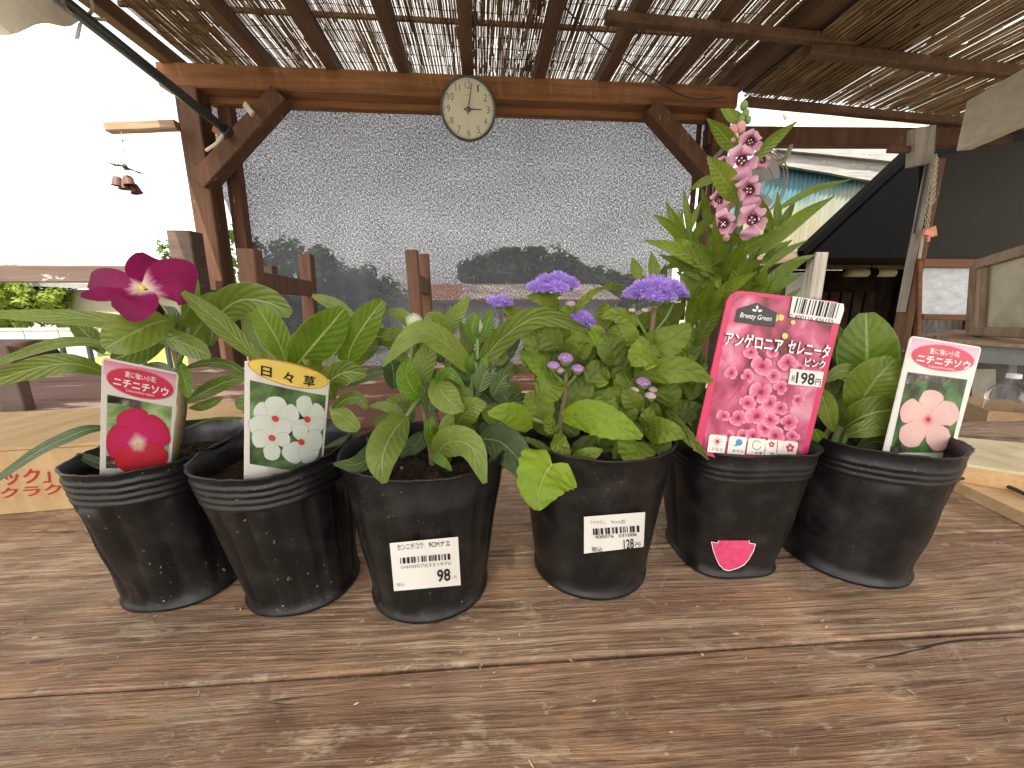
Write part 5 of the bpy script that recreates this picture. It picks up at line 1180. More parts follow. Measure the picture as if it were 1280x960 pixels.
# --- 2: periwinkle without flower
y = .208
stem(P2, [(345, 600, y), (380, 540, y), (405, 500, y), (428, 465, y)], 9, M['stem']); stem(P2, [(340, 590, y), (350, 500, y), (345, 440, y)], 8, M['stem'])
LV = [
 ([(330, 455, y), (300, 428, .205), (268, 398, .20), (228, 365, .195)], 24, 12, 'vinca'),
 ([(262, 432, .222), (272, 396, .225), (300, 375, .228), (335, 378, .23), (364, 393, .232)], 42, 8, 'vinca'),
 ([(352, 452, y), (330, 436, .215), (318, 412, .22), (315, 390, .22)], 27, -25, 'vinca'),
 ([(358, 456, y), (349, 430, .205), (334, 404, .202), (321, 384, .20)], 34, 10, 'vincab'),
 ([(366, 462, y), (384, 440, .196), (408, 412, .19), (430, 386, .188)], 50, 6, 'vincab'),
 ([(434, 464, y), (438, 436, .198), (456, 405, .192), (479, 375, .188)], 38, -6, 'vincab'),
 ([(450, 402, .225), (430, 388, .225), (412, 378, .225), (390, 369, .225)], 16, 15, 'vinca'),
 ([(436, 446, .22), (455, 432, .225), (472, 420, .23), (490, 432, .235)], 26, 10, 'vinca'),
 ([(416, 500, y), (412, 478, .20), (432, 465, .198), (458, 468, .20)], 32, 12, 'vinca'),
 ([(425, 485, y), (450, 473, .215), (475, 464, .22), (500, 462, .22)], 15, 10, 'vincag'),
 ([(414, 515, y), (430, 500, .205), (447, 497, .205), (459, 511, .205)], 16, 15, 'vinca'),
 ([(412, 508, y), (424, 518, .205), (436, 528, .20), (449, 537, .198)], 25, 10, 'vinca'),
 ([(340, 520, y), (322, 512, .215), (306, 505, .22), (295, 508, .22)], 24, 0, 'vinca'),
 ([(300, 595, .205), (325, 565, .215), (360, 560, .22)], 12, 10, 'vincag'),
 ([(420, 480, .22), (440, 455, .228), (465, 430, .232), (478, 405, .235)], 20, 10, 'vinca'),
 ([(380, 470, .22), (370, 440, .23), (395, 410, .235)], 30, -10, 'vinca'),
 ([(405, 560, .21), (425, 552, .215), (448, 545, .22), (462, 552, .22)], 10, 10, 'vincag'),
 ([(405, 470, y), (390, 452, .20), (378, 446, .20)], 16, 10, 'vinca'),
]
for pts, w_, rl, mt in LV: leaf(P2, pts, w_, M[mt], 'vinca', rl, .22, wav=.04)
stem(P2, [(437, 420, .2), (436, 408, .2), (435, 400, .2)], 5, M['bract'], 'bud')
# --- 3: globe amaranth
y = .203
stem(P3, [(543, 605, y), (538, 560, y), (532, 525, y), (526, 497, y)], 8, M['stemred']); stem(P3, [(550, 605, y), (572, 540, y), (586, 505, y), (592, 462, y)], 9, M['stem'])
stem(P3, [(527, 498, y), (517, 508, .195), (508, 520, .19)], 7, M['stem']); stem(P3, [(596, 450, .2), (597, 436, .2), (597, 418, .2)], 6, M['stem']); stem(P3, [(545, 600, .21), (556, 540, .215), (560, 470, .22), (558, 450, .222)], 6, M['stem'])
stem(P3, [(520, 480, .205), (515, 450, .206), (517, 412, .206)], 6, M['stem']); stem(P3, [(555, 575, .21), (545, 520, .215), (525, 480, .21)], 6, M['stemred'])
LV = [
 ([(508, 519, .19), (488, 545, .172), (477, 575, .16), (481, 604, .158)], 44, 6, 'amar'),
 ([(498, 528, .2), (472, 560, .185), (448, 580, .172), (417, 580, .165)], 26, 12, 'amard'),
 ([(590, 466, y), (560, 432, .19), (522, 416, .18), (478, 458, .172)], 32, 22, 'amar'),
 ([(600, 466, y), (622, 428, .20), (674, 396, .195), (738, 413, .19)], 30, 24, 'amar'),
 ([(552, 432, .215), (562, 405, .215), (574, 388, .215), (587, 370, .215)], 22, 8, 'amar'),
 ([(560, 438, .21), (552, 408, .205), (540, 398, .2), (530, 410, .198)], 22, 0, 'amar'),
 ([(516, 412, .21), (505, 396, .21), (494, 391, .21), (481, 390, .21)], 16, 10, 'amar'),
 ([(528, 498, y), (514, 484, .195), (508, 466, .19), (512, 447, .188)], 30, 0, 'amarb'),
 ([(530, 484, y), (528, 462, .20), (536, 440, .2), (546, 424, .2)], 28, -8, 'amar'),
 ([(504, 530, .205), (494, 514, .205), (478, 507, .205), (461, 508, .205)], 14, 15, 'amar'),
 ([(545, 472, .2), (552, 490, .19), (566, 505, .184), (580, 512, .182)], 36, 0, 'amar'),
 ([(556, 490, .2), (552, 474, .195), (562, 466, .19), (580, 482, .19)], 18, 0, 'amarb'),
 ([(566, 540, y), (578, 520, .19), (592, 508, .184), (608, 505, .182)], 34, 4, 'amar'),
 ([(552, 566, y), (542, 548, .195), (538, 535, .19), (540, 520, .19)], 20, 10, 'amarb'),
 ([(572, 562, y), (562, 545, .19), (560, 530, .187), (566, 515, .187)], 24, -10, 'amar'),
 ([(585, 545, y), (576, 530, .2), (572, 512, .2)], 18, 10, 'amar'),
 ([(541, 572, .19), (562, 552, .172), (590, 560, .16), (606, 604, .155)], 40, -4, 'amar'),
 ([(538, 568, .19), (550, 574, .178), (565, 588, .172)], 14, 10, 'amarb'),
 ([(598, 548, .205), (625, 552, .195), (648, 575, .185), (668, 612, .178)], 46, 0, 'amard'),
 ([(615, 518, .215), (640, 505, .22), (665, 502, .222), (690, 506, .225)], 24, 12, 'amard'),
 ([(588, 470, y), (588, 456, .198), (592, 440, .196)], 13, 0, 'amarb'), ([(597, 470, y), (604, 456, .198), (610, 440, .2)], 12, 5, 'amarb'),
 ([(596, 428, .2), (590, 412, .197), (593, 398, .196), (600, 390, .197)], 18, -5, 'amarb'), ([(598, 428, .2), (607, 410, .203), (614, 386, .204)], 20, 5, 'amarb'),
 ([(600, 430, .21), (582, 415, .213), (575, 402, .214)], 14, 0, 'amar'), ([(606, 462, .21), (628, 440, .214), (652, 410, .216)], 30, 10, 'amard'),
 ([(560, 470, .215), (578, 448, .22), (592, 428, .222)], 22, 5, 'amar'), ([(628, 480, .21), (634, 466, .21), (640, 452, .21)], 14, 5, 'amard'),
 ([(600, 530, .21), (615, 540, .21), (640, 530, .212)], 20, 5, 'amard'), ([(530, 540, .215), (520, 555, .212), (500, 570, .21)], 22, 0, 'amard'),
 ([(590, 560, .21), (600, 545, .215), (625, 520, .22)], 18, 5, 'amard'), ([(545, 595, .205), (520, 590, .205), (495, 596, .2)], 20, 5, 'amard'),
]
for pts, w_, rl, mt in LV: leaf(P3, pts, w_, M[mt], 'ovate', rl, .16, wav=.05)
rf = random.Random(43)
for _ in range(26):
    bx, by = rf.uniform(500, 640), rf.uniform(430, 500); a = rf.uniform(-2.7, -.4); ln = rf.uniform(28, 52); yb = rf.uniform(.205, .228)
    leaf(P3, [(bx, by, yb), (bx + math.cos(a) * ln * .5, by + math.sin(a) * ln * .5 - 6, yb), (bx + math.cos(a) * ln, by + math.sin(a) * ln * .7, yb - .004)], rf.uniform(14, 26), M['amar' if rf.random() < .7 else 'amarb'], 'ovate', rf.uniform(-30, 30), .16, wav=.05)
rf = random.Random(41)
for _ in range(46):
    bx, by = rf.uniform(490, 640), rf.uniform(470, 585); a = rf.uniform(-3.0, -.15); ln = rf.uniform(28, 50); yb = rf.uniform(.196, .236)
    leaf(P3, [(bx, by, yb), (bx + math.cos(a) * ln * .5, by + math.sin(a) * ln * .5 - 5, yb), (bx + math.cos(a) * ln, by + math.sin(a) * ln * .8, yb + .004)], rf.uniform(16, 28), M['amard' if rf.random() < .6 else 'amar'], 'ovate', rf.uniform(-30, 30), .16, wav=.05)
def bract_head(parent, c, r, el=1.2, seed=0):
    rg = random.Random(seed); c = V(*c); rm = r * depth(c) / F; mb = MB(); mb.ball(c, rm * .8, 10, 8, (1, 1, el))
    for k in range(150):
        zz = 1 - 2 * (k + .5) / 150; a = k * 2.39996; s = math.sqrt(1 - zz * zz); d = Vector((s * math.cos(a), s * math.sin(a), zz)); p = c + Vector((d.x, d.y, d.z * el)) * rm * .72
        o = (d + Vector((0, 0, .75))).normalized(); sd = d.cross(Vector((0, 0, 1))); sd = sd.normalized() if sd.length > .01 else Vector((1, 0, 0))
        ln = rm * rg.uniform(.38, .55); wd = rm * .13; mb.add([p - sd * wd, p + o * ln * .5 + d * wd * .8, p + sd * wd, p + o * ln], [(0, 1, 3), (1, 2, 3)])
    return mb.build("flower_head", M['bract'], parent)
for c, r, e in (((518, 402, .206), 10, .9), ((564, 408, .222), 10, 1.1), ((557, 446, .222), 11, 1.1), ((607, 466, .212), 14, 1.25), ((572, 473, .215), 8, 1.0), ((595, 408, .199), 8, 1.3)): bract_head(P3, c, r, e, int(c[0]))
# --- 4: ageratum
y = .210
stem(P4, [(700, 595, y), (699, 540, y), (705, 500, y), (708, 465, y)], 9, M['stemred']); stem(P4, [(760, 600, y), (790, 520, y), (808, 460, y), (814, 420, y), (818, 385, y)], 9, M['stemred'])
stem(P4, [(703, 500, y), (690, 450, .215), (690, 395, .218), (692, 370, .218)], 6, M['stemred']); stem(P4, [(808, 540, .2), (803, 515, .2), (805, 492, .2)], 6, M['stemred'])
stem(P4, [(812, 425, y), (796, 398, .21), (792, 380, .21)], 4, M['stem']); stem(P4, [(814, 420, y), (832, 398, .21), (842, 378, .21)], 4, M['stem']); stem(P4, [(705, 480, y), (692, 465, .205), (690, 460, .205)], 5, M['stem']); stem(P4, [(706, 485, y), (718, 472, .205), (722, 464, .205)], 5, M['stem'])
stem(P4, [(690, 460, .22), (655, 415, .225), (626, 384, .225)], 4, M['stemred']); stem(P4, [(735, 460, .22), (740, 440, .22), (738, 410, .22)], 4, M['stem']); stem(P4, [(700, 535, .205), (670, 525, .2), (650, 515, .195)], 6, M['stem'])
LV = [
 ([(690, 580, .166), (682, 592, .162), (674, 612, .156), (671, 638, .152)], 82, 0, 'ageb', 'heart'),
 ([(704, 522, .2), (735, 520, .185), (770, 532, .175), (803, 547, .17)], 44, 4, 'ageb', 'ovate'),
 ([(806, 473, .2), (832, 463, .19), (862, 464, .186), (891, 477, .184)], 34, 0, 'age', 'ovate'),
 ([(815, 434, .2), (806, 440, .195), (796, 448, .19), (788, 457, .188)], 40, 0, 'age', 'heart'),
 ([(816, 437, .205), (830, 430, .202), (848, 418, .2), (862, 404, .2)], 44, 0, 'age', 'heart'),
 ([(812, 538, .195), (825, 538, .185), (840, 540, .18), (857, 546, .178)], 36, 0, 'age', 'heart'),
 ([(797, 553, .19), (794, 562, .183), (790, 572, .178), (785, 584, .175)], 50, 0, 'age', 'heart'),
 ([(820, 545, .2), (826, 556, .19), (830, 572, .186)], 28, 0, 'aged', 'ovate'),
 ([(712, 575, .19), (725, 574, .18), (738, 568, .177), (753, 562, .176)], 23, 0, 'age', 'ovate'),
 ([(712, 512, .21), (720, 495, .21), (730, 482, .21), (738, 466, .21)], 34, 0, 'aged', 'ovate'),
 ([(738, 512, .212), (748, 502, .212), (764, 486, .212)], 26, 0, 'ageb', 'ovate'),
 ([(735, 490, .218), (748, 478, .22), (770, 472, .222)], 26, 0, 'age', 'ovate'),
 ([(694, 540, .2), (688, 532, .198), (684, 518, .197)], 18, 5, 'age', 'ovate'),
 ([(692, 545, .2), (700, 556, .19), (712, 571, .186)], 24, 15, 'age', 'ovate'),
 ([(662, 537, .2), (648, 522, .19), (632, 516, .185), (610, 517, .182)], 32, 0, 'ageb', 'ovate'),
 ([(692, 478, .21), (678, 460, .208), (664, 448, .207), (648, 440, .207)], 24, 10, 'ageb', 'ovate'),
 ([(691, 436, .215), (692, 428, .213), (693, 418, .212), (695, 405, .212)], 32, 0, 'age', 'heart'),
 ([(698, 388, .215), (688, 378, .212), (675, 372, .21), (659, 371, .21)], 20, 8, 'age', 'ovate'),
 ([(797, 407, .21), (782, 396, .208), (766, 393, .207), (751, 397, .207)], 19, 5, 'age', 'ovate'),
 ([(716, 392, .22), (728, 378, .22), (742, 365, .222), (757, 359, .222)], 10, 10, 'age', 'ovate'), ([(752, 361, .222), (765, 358, .224), (778, 362, .226), (790, 370, .228)], 9, 10, 'aged', 'ovate'),
 ([(800, 515, .2), (793, 505, .197), (786, 495, .196), (780, 485, .196)], 26, 0, 'aged', 'ovate'), ([(806, 535, .198), (810, 524, .194), (814, 508, .193)], 22, 0, 'age', 'ovate'),
 ([(798, 528, .205), (785, 520, .204), (768, 515, .204)], 26, 0, 'aged', 'ovate'),
 ([(845, 516, .205), (856, 514, .203), (868, 512, .202), (881, 512, .202)], 32, 0, 'aged', 'heart'), ([(834, 512, .2), (850, 535, .186), (866, 552, .178), (886, 575, .172)], 16, 15, 'aged', 'ovate'),
 ([(700, 470, .22), (715, 450, .225), (735, 435, .228), (760, 430, .23)], 40, 0, 'age', 'ovate'), ([(745, 470, .225), (765, 455, .228), (790, 430, .23)], 36, 0, 'aged', 'ovate'),
 ([(740, 450, .226), (722, 430, .23), (700, 415, .232)], 34, 0, 'aged', 'ovate'), ([(760, 540, .215), (775, 515, .22), (785, 480, .222)], 44, 0, 'aged', 'ovate'),
 ([(745, 555, .21), (760, 535, .215), (770, 500, .218)], 34, 0, 'aged', 'ovate'), ([(845, 480, .22), (862, 500, .22), (880, 505, .22)], 30, 0, 'aged', 'ovate'), ([(840, 470, .225), (855, 440, .228), (875, 420, .23)], 34, 0, 'aged', 'ovate'),
 ([(850, 500, .222), (850, 470, .225), (838, 440, .228)], 36, 0, 'aged', 'ovate'), ([(720, 545, .21), (700, 505, .215), (680, 490, .22)], 34, 0, 'aged', 'ovate'), ([(770, 575, .2), (800, 540, .215), (840, 560, .21)], 36, 0, 'aged', 'ovate'),
 ([(712, 590, .205), (735, 560, .21), (770, 560, .21)], 32, 0, 'aged', 'ovate'), ([(690, 570, .205), (665, 560, .21), (640, 545, .21)], 24, 0, 'aged', 'ovate'),
 ([(800, 425, .22), (775, 415, .222), (755, 420, .224)], 26, 0, 'age', 'ovate'), ([(820, 415, .225), (835, 395, .228), (855, 380, .23)], 34, 0, 'aged', 'ovate'), ([(630, 395, .228), (640, 388, .23), (655, 392, .23)], 12, 5, 'age', 'ovate'),
 ([(690, 395, .224), (676, 410, .226), (655, 420, .228)], 26, 5, 'aged', 'ovate'), ([(818, 445, .199), (812, 452, .194), (806, 462, .192)], 22, 0, 'ageb', 'ovate'),
]
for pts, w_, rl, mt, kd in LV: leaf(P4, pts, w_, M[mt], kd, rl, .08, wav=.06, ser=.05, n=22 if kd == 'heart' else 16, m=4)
rf = random.Random(33)
for _ in range(30):
    bx, by = rf.uniform(660, 865), rf.uniform(410, 490); a = rf.uniform(-2.8, -.3); ln = rf.uniform(24, 42); yb = rf.uniform(.208, .232)
    leaf(P4, [(bx, by, yb), (bx + math.cos(a) * ln * .5, by + math.sin(a) * ln * .5 - 4, yb), (bx + math.cos(a) * ln, by + math.sin(a) * ln * .8, yb - .003)], rf.uniform(20, 36), M['age' if rf.random() < .75 else 'ageb'], 'ovate', rf.uniform(-30, 30), .1, wav=.06, ser=.05, m=4)
rf = random.Random(31)
for _ in range(75):
    bx, by = rf.uniform(668, 850), rf.uniform(470, 590); a = rf.uniform(-2.9, -.25); ln = rf.uniform(26, 46); yb = rf.uniform(.197, .238)
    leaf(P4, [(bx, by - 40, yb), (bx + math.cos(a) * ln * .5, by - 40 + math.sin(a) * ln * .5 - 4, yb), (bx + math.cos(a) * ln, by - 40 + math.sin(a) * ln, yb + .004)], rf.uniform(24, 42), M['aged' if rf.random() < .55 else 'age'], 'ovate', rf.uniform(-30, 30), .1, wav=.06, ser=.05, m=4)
def fluff(parent, c, r, mat, seed, dense=260, hair=.55, up=(0, -.35, 1), flat=.55):
    rg = random.Random(seed); c = V(*c); rm = r * depth(c) / F; up = Vector(up).normalized(); x = up.orthogonal().normalized(); yv = up.cross(x); mb = MB()
    def P(a, b): return (x * math.cos(a) + yv * math.sin(a)) * math.sin(b) + up * math.cos(b) * flat
    for i in range(5):
        b0, b1 = 1.75 * i / 5, 1.75 * (i + 1) / 5
        mb.add([c + P(2 * math.pi * j / 12, bb) * rm * .78 for bb in (b0, b1) for j in range(12)], [(j, (j + 1) % 12, 12 + (j + 1) % 12, 12 + j) for j in range(12)])
    for k in range(dense):
        b = math.acos(1 - 1.12 * (k + .5) / dense); a = k * 2.39996 + rg.uniform(-.1, .1); d = P(a, b); p = c + d * rm * .72; o = (d.normalized() + Vector((rg.uniform(-.35, .35), rg.uniform(-.35, .35), rg.uniform(-.3, .35)))).normalized()
        ln = rm * hair * rg.uniform(.6, 1.1); wd = rm * .045; s1 = o.orthogonal().normalized() * wd; s2 = o.cross(s1)
        t = p + o * ln; mb.add([p - s1, p + s1, t + s1 * .7, t - s1 * .7, p - s2, p + s2, t + s2 * .7, t - s2 * .7], [(0, 1, 2, 3), (4, 5, 6, 7)])
    return mb
def flower_cluster(items, mat, seed, **kw):
    big = MB()
    for k, (c, r) in enumerate(items):
        q = fluff(P4, c, r, mat, seed + k, **kw); big.add(q.v, q.f)
    o = big.build("flower_head", mat, P4); return o
def calyx(items, parent):
    mb = MB()
    for c, r in items:
        p = V(c[0], c[1] + r * .45, c[2]); rm = r * depth(p) / F; mb.lathe([(.0003, -rm * .55), (rm * .42, -rm * .35), (rm * .66, 0), (rm * .70, rm * .28)], p, 12, (0, -.2, 1))
    mb.build("calyx", M['stem'], parent, True)
A_ = [((672, 360, .212), 12), ((684, 353, .214), 13), ((698, 351, .212), 14), ((711, 356, .213), 12), ((697, 361, .206), 13), ((680, 362, .208), 9)]
B_ = [((793, 369, .212), 13), ((806, 362, .208), 15), ((822, 360, .206), 15), ((838, 361, .208), 15), ((848, 368, .213), 11), ((815, 371, .203), 13), ((832, 372, .204), 12), ((820, 354, .214), 13)]
for it, sd in ((A_, 100), (B_, 200), ([((726, 399, .222), 13), ((735, 405, .222), 10), ((712, 416, .224), 8)], 300), ([((617, 377, .226), 8), ((628, 375, .226), 8), ((622, 381, .224), 7), ((634, 380, .226), 7)], 400)):
    o = flower_cluster(it, M['violet'], sd); calyx([(c, r * .8) for c, r in it], o)
for it, sd, mt in (([((707, 448, .203), 11)], 500, 'mauve'), ([((692, 457, .203), 9)], 510, 'mauve'), ([((722, 461, .203), 9)], 520, 'mauve'), ([((747, 414, .216), 10)], 530, 'mauve'), ([((804, 478, .198), 10)], 540, 'mauve'), ([((793, 488, .198), 6.5)], 550, 'palebud'), ([((813, 495, .197), 7.5)], 560, 'palebud'), ([((816, 487, .2), 6)], 570, 'palebud'), ([((700, 463, .204), 6)], 580, 'palebud'), ([((740, 428, .218), 6)], 590, 'palebud'), ([((747, 433, .218), 6)], 600, 'palebud'), ([((790, 388, .205), 5)], 610, 'palebud'), ([((806, 388, .204), 5)], 620, 'palebud'), ([((713, 380, .21), 7)], 630, 'palebud')):
    o = flower_cluster(it, M[mt], sd, dense=170, hair=.22); calyx(it, o)
# --- 5: angelonia
y = .215
stem(P5, [(890, 585, y), (897, 480, y), (908, 380, y), (919, 300, y), (923, 250, y), (928, 200, y), (930, 140, y)], 8, M['stem'], n=24, taper=.45)
stem(P5, [(885, 580, y), (876, 450, .222), (864, 350, .218), (857, 305, .214)], 6, M['stem'], n=14, taper=.25); stem(P5, [(905, 580, y), (935, 440, .22), (955, 350, .225), (972, 290, .228)], 6, M['stem'], n=14, taper=.25); stem(P5, [(880, 585, y), (862, 500, .23), (858, 430, .235)], 5, M['stem'])
LV = [((884, 148), (925, 194), 19, .0), ((901, 136), (930, 158), 14, .01), ((996, 152), (938, 206), 15, -.01), ((884, 196), (924, 252), 28, -.02), ((861, 238), (897, 222), 11, .01), ((1064, 224), (968, 264), 9, .0), ((1043, 245), (950, 318), 17, -.015), ((972, 288), (897, 340), 16, -.025),
 ((944, 238), (966, 292), 13, -.01), ((972, 240), (972, 288), 9, .0), ((994, 250), (974, 288), 10, .01), ((985, 262), (976, 290), 8, .0), ((832, 252), (856, 302), 13, .0), ((817, 268), (862, 304), 14, -.01), ((877, 250), (856, 296), 9, .01), ((887, 266), (865, 302), 12, -.01), ((848, 262), (854, 300), 9, .01),
 ((805, 300), (896, 340), 18, -.02), ((862, 298), (898, 342), 15, -.01), ((824, 318), (876, 350), 12, .0), ((826, 338), (872, 326), 11, .01), ((892, 276), (903, 334), 15, -.02), ((916, 268), (904, 320), 11, .0), ((946, 340), (880, 388), 17, -.03), ((1005, 324), (948, 368), 18, -.01), ((1002, 343), (958, 368), 13, .0), ((958, 334), (947, 366), 13, -.02),
 ((930, 300), (905, 350), 16, -.02), ((928, 318), (915, 372), 18, -.01), ((893, 348), (866, 404), 20, -.02), ((872, 358), (862, 410), 18, -.01), ((908, 352), (880, 400), 14, -.03), ((790, 322), (800, 350), 14, .01), ((814, 315), (820, 352), 14, .01), ((832, 330), (826, 356), 10, .02), ((850, 340), (866, 372), 14, .0), ((940, 330), (925, 372), 16, -.01), ((968, 350), (930, 378), 14, -.01),
 ((990, 300), (952, 330), 12, .02), ((1020, 318), (960, 350), 12, .02), ((980, 355), (950, 385), 16, .01), ((885, 312), (898, 360), 14, .01), ((870, 330), (890, 372), 12, .01), ((845, 420), (866, 480), 20, .01), ((905, 372), (870, 430), 20, -.01), ((880, 440), (862, 500), 26, .01), ((860, 400), (868, 450), 22, .01), ((868, 470), (880, 520), 24, .02), ((850, 450), (870, 540), 20, .02), ((862, 285), (876, 322), 10, .01), ((838, 290), (866, 318), 12, .01), ((1010, 300), (950, 340), 10, .0)]
for k, (tp, bs, w_, dy) in enumerate(LV):
    mx, my = (tp[0] + bs[0]) / 2, (tp[1] + bs[1]) / 2; dx = tp[0] - bs[0]; bow = (-.07 if abs(dx) > 25 else 0) * abs(dx)
    Yb = y - .002; leaf(P5, [(bs[0], bs[1], Yb), (mx, my + bow, Yb + dy * .6), (tp[0], tp[1], Yb + dy * 1.3)], w_, M['ang'], 'lance', ((k * 37) % 40) - 20, .25, wav=.02, n=12, m=2)
rf = random.Random(57)
for _ in range(22):
    bx, by = rf.uniform(845, 965), rf.uniform(300, 375); a = rf.choice((rf.uniform(-2.9, -2.0), rf.uniform(-1.9, -1.2), rf.uniform(-1.1, -.3))); ln = rf.uniform(45, 85); yb = rf.uniform(.205, .23)
    leaf(P5, [(bx, by, yb), (bx + math.cos(a) * ln * .5, by + math.sin(a) * ln * .5 - 6, yb), (bx + math.cos(a) * ln, by + math.sin(a) * ln + 3, yb + rf.uniform(-.012, .012))], rf.uniform(8, 13), M['ang'], 'lance', rf.uniform(-40, 40), .25, wav=.02, n=12, m=2)
rf = random.Random(51)
for _ in range(30):
    bx, by = rf.uniform(868, 960), rf.uniform(330, 420); a = rf.uniform(-2.9, -.25); ln = rf.uniform(34, 62); yb = rf.uniform(.214, .236)
    leaf(P5, [(bx, by, yb), (bx + math.cos(a) * ln * .5, by + math.sin(a) * ln * .5 - 3, yb), (bx + math.cos(a) * ln, by + math.sin(a) * ln, yb + rf.uniform(-.01, .01))], rf.uniform(9, 15), M['ang'], 'lance', rf.uniform(-30, 30), .25, wav=.02, n=12, m=2)
def ang_flower(cx, cy, r, yy, sq=1.0, spin=0.0, dark=True):
    c = V(cx, cy, yy); d = depth(c) / F; f = MB(); nr = (CAM - c).normalized(); f.lathe([(.0004, -.004), (r * .26 * d, -.001), (r * .34 * d, .001), (r * .30 * d, .0005), (.0003, -.0008)], c, 12, nr); o = f.build("flower", M['throat'], P5, True)
    for a, ln, w_ in ((-60, .95, .85), (-118, .95, .85), (8, .95, .75), (172, .95, .75), (90, 1.25, 1.15)):
        a = RAD(a + spin); ex, ey = cx + math.cos(a) * r * ln * sq, cy + math.sin(a) * r * ln; sx, sy = cx + math.cos(a) * r * .32 * sq, cy + math.sin(a) * r * .32
        leaf(o, [(sx, sy, yy), ((sx + ex) / 2, (sy + ey) / 2, yy - .0025), (ex, ey, yy + .0005)], w_ * r, M['pinkpetal'], 'petal', random.uniform(-10, 10), .2, 'petal', .09, 8, 3)
    mb = MB()
    for k in range(4): a = k * 1.57 + spin; mb.ball(c + nr * .0012 + _r * math.cos(a) * r * .16 * d + _u * math.sin(a) * r * .16 * d, r * .06 * d, 6, 4)
    mb.build("stamen", M['bract'], o)
for q in ((927, 201, 20, .203, 1.05, 0), (938, 177, 15, .207, 1, 20), (936, 238, 19, .202, .8, -15), (940, 275, 20, .201, .95, 8), (904, 280, 18, .206, .85, 15), (899, 250, 13, .212, .8, -25), (953, 200, 11, .217, .8, 30), (905, 205, 11, .222, .7, 0), (880, 352, 9, .222, .8, 0), (892, 322, 9, .224, .7, 0), (915, 358, 9, .222, .7, 20)): ang_flower(*q)
for cx, cy, r, mt in ((916, 163, 6.5, 'budpink'), (926, 159, 7, 'budpink'), (918, 172, 6, 'budpink'), (930, 132, 5.5, 'stem'), (932, 142, 5, 'stem'), (927, 149, 4.5, 'stem'), (935, 150, 4.5, 'stem')):
    c = V(cx, cy, .212); mb = MB(); mb.ball(c, r * depth(c) / F, 9, 6, (.85, .85, 1.1)); mb.build("bud", M[mt], P5, True)
# --- 6: periwinkle without flower
y = .205
stem(P6, [(1036, 580, y), (1045, 550, y), (1062, 515, y), (1068, 490, y)], 11, M['stem']); stem(P6, [(1048, 580, .2), (1054, 555, .2), (1062, 535, .2)], 7, M['stem']); stem(P6, [(1028, 580, .21), (1030, 550, .212), (1042, 530, .215)], 8, M['stemred'])
LV = [([(1080, 492, .21), (1083, 465, .206), (1084, 430, .206), (1083, 391, .21)], 60, 0, 'vincab'), ([(1062, 520, y), (1082, 492, .195), (1098, 470, .19), (1118, 448, .188)], 52, 20, 'vinca'), ([(1086, 486, .2), (1074, 468, .197), (1052, 464, .197), (1030, 477, .2)], 18, 10, 'vinca'),
 ([(1052, 537, y), (1075, 522, .192), (1100, 514, .188), (1130, 512, .187)], 40, 12, 'vinca'), ([(1062, 470, .215), (1056, 450, .217), (1050, 430, .218), (1046, 408, .22)], 22, 10, 'vinca'), ([(1110, 462, .205), (1122, 452, .203), (1135, 446, .203)], 12, 15, 'vinca'),
 ([(1042, 540, .2), (1036, 520, .197), (1030, 500, .196), (1024, 486, .197)], 22, 5, 'vinca'), ([(1030, 560, .2), (1024, 548, .195), (1018, 536, .193)], 16, 0, 'vincab'), ([(1056, 545, .195), (1075, 538, .188), (1100, 534, .186), (1122, 540, .186)], 22, 5, 'vinca'),
 ([(1040, 500, .215), (1034, 480, .22), (1024, 462, .222)], 26, 0, 'vinca'), ([(1060, 500, .215), (1045, 488, .217), (1030, 490, .218)], 30, 0, 'vinca'), ([(1070, 560, .205), (1095, 552, .21), (1120, 560, .21)], 20, 0, 'vinca'), ([(1045, 530, .21), (1040, 505, .215), (1050, 480, .218)], 24, 0, 'vinca'), ([(1085, 480, .22), (1105, 470, .225), (1128, 474, .228)], 28, 0, 'vinca')]
for pts, w_, rl, mt in LV: leaf(P6, pts, w_, M[mt], 'vinca', rl, .18, wav=.03)

# ================================================================== PICTURE LABELS
def blur_mat(name, stops, scale=38, seed=0, rough=.35, spec=.4):
    m = newmat(name, stops[0][1], rough, spec); n = ntex(m, mapping(m, 'Object', (1, 1, 1), (seed, seed * .7, 0)), scale, 3, .55, .6)
    setc(m, ramp(m, n, stops)); return m
def print_ramp(name, stops, tex=.1, streak=True):
    m = newmat(name, stops[-1][1], .35, .4); tc = N(m, "ShaderNodeTexCoord"); sp = N(m, "ShaderNodeSeparateXYZ"); L(m, tc.outputs["UV"], sp.inputs[0])
    n = ntex(m, mapping(m, 'UV', (24, 2, 1)), 1, 3, .5); f = mth(m, 'ADD', sp.outputs[1], mth(m, 'MULTIPLY', mth(m, 'SUBTRACT', n, .5), tex)); setc(m, ramp(m, f, stops)); return m
def lobe(c, tip, wd, n=22):
    """a printed petal outline from centre to tip"""
    dx, dy = tip[0] - c[0], tip[1] - c[1]; ln = math.hypot(dx, dy); ux, uy = dx / ln, dy / ln; a = []; b = []
    for k in range(n + 1):
        q = (1 - math.cos(math.pi * k / n)) / 2; h = wd / 2 * max(0, 1 - (2 * q ** 1.55 - 1) ** 2) ** .5 * (1 + .05 * math.sin(q * 17 + tip[0]))
        a.append((c[0] + ux * ln * q - uy * h, c[1] + uy * ln * q + ux * h)); b.append((c[0] + ux * ln * q + uy * h, c[1] + uy * ln * q - ux * h))
    return a + b[-2:0:-1]
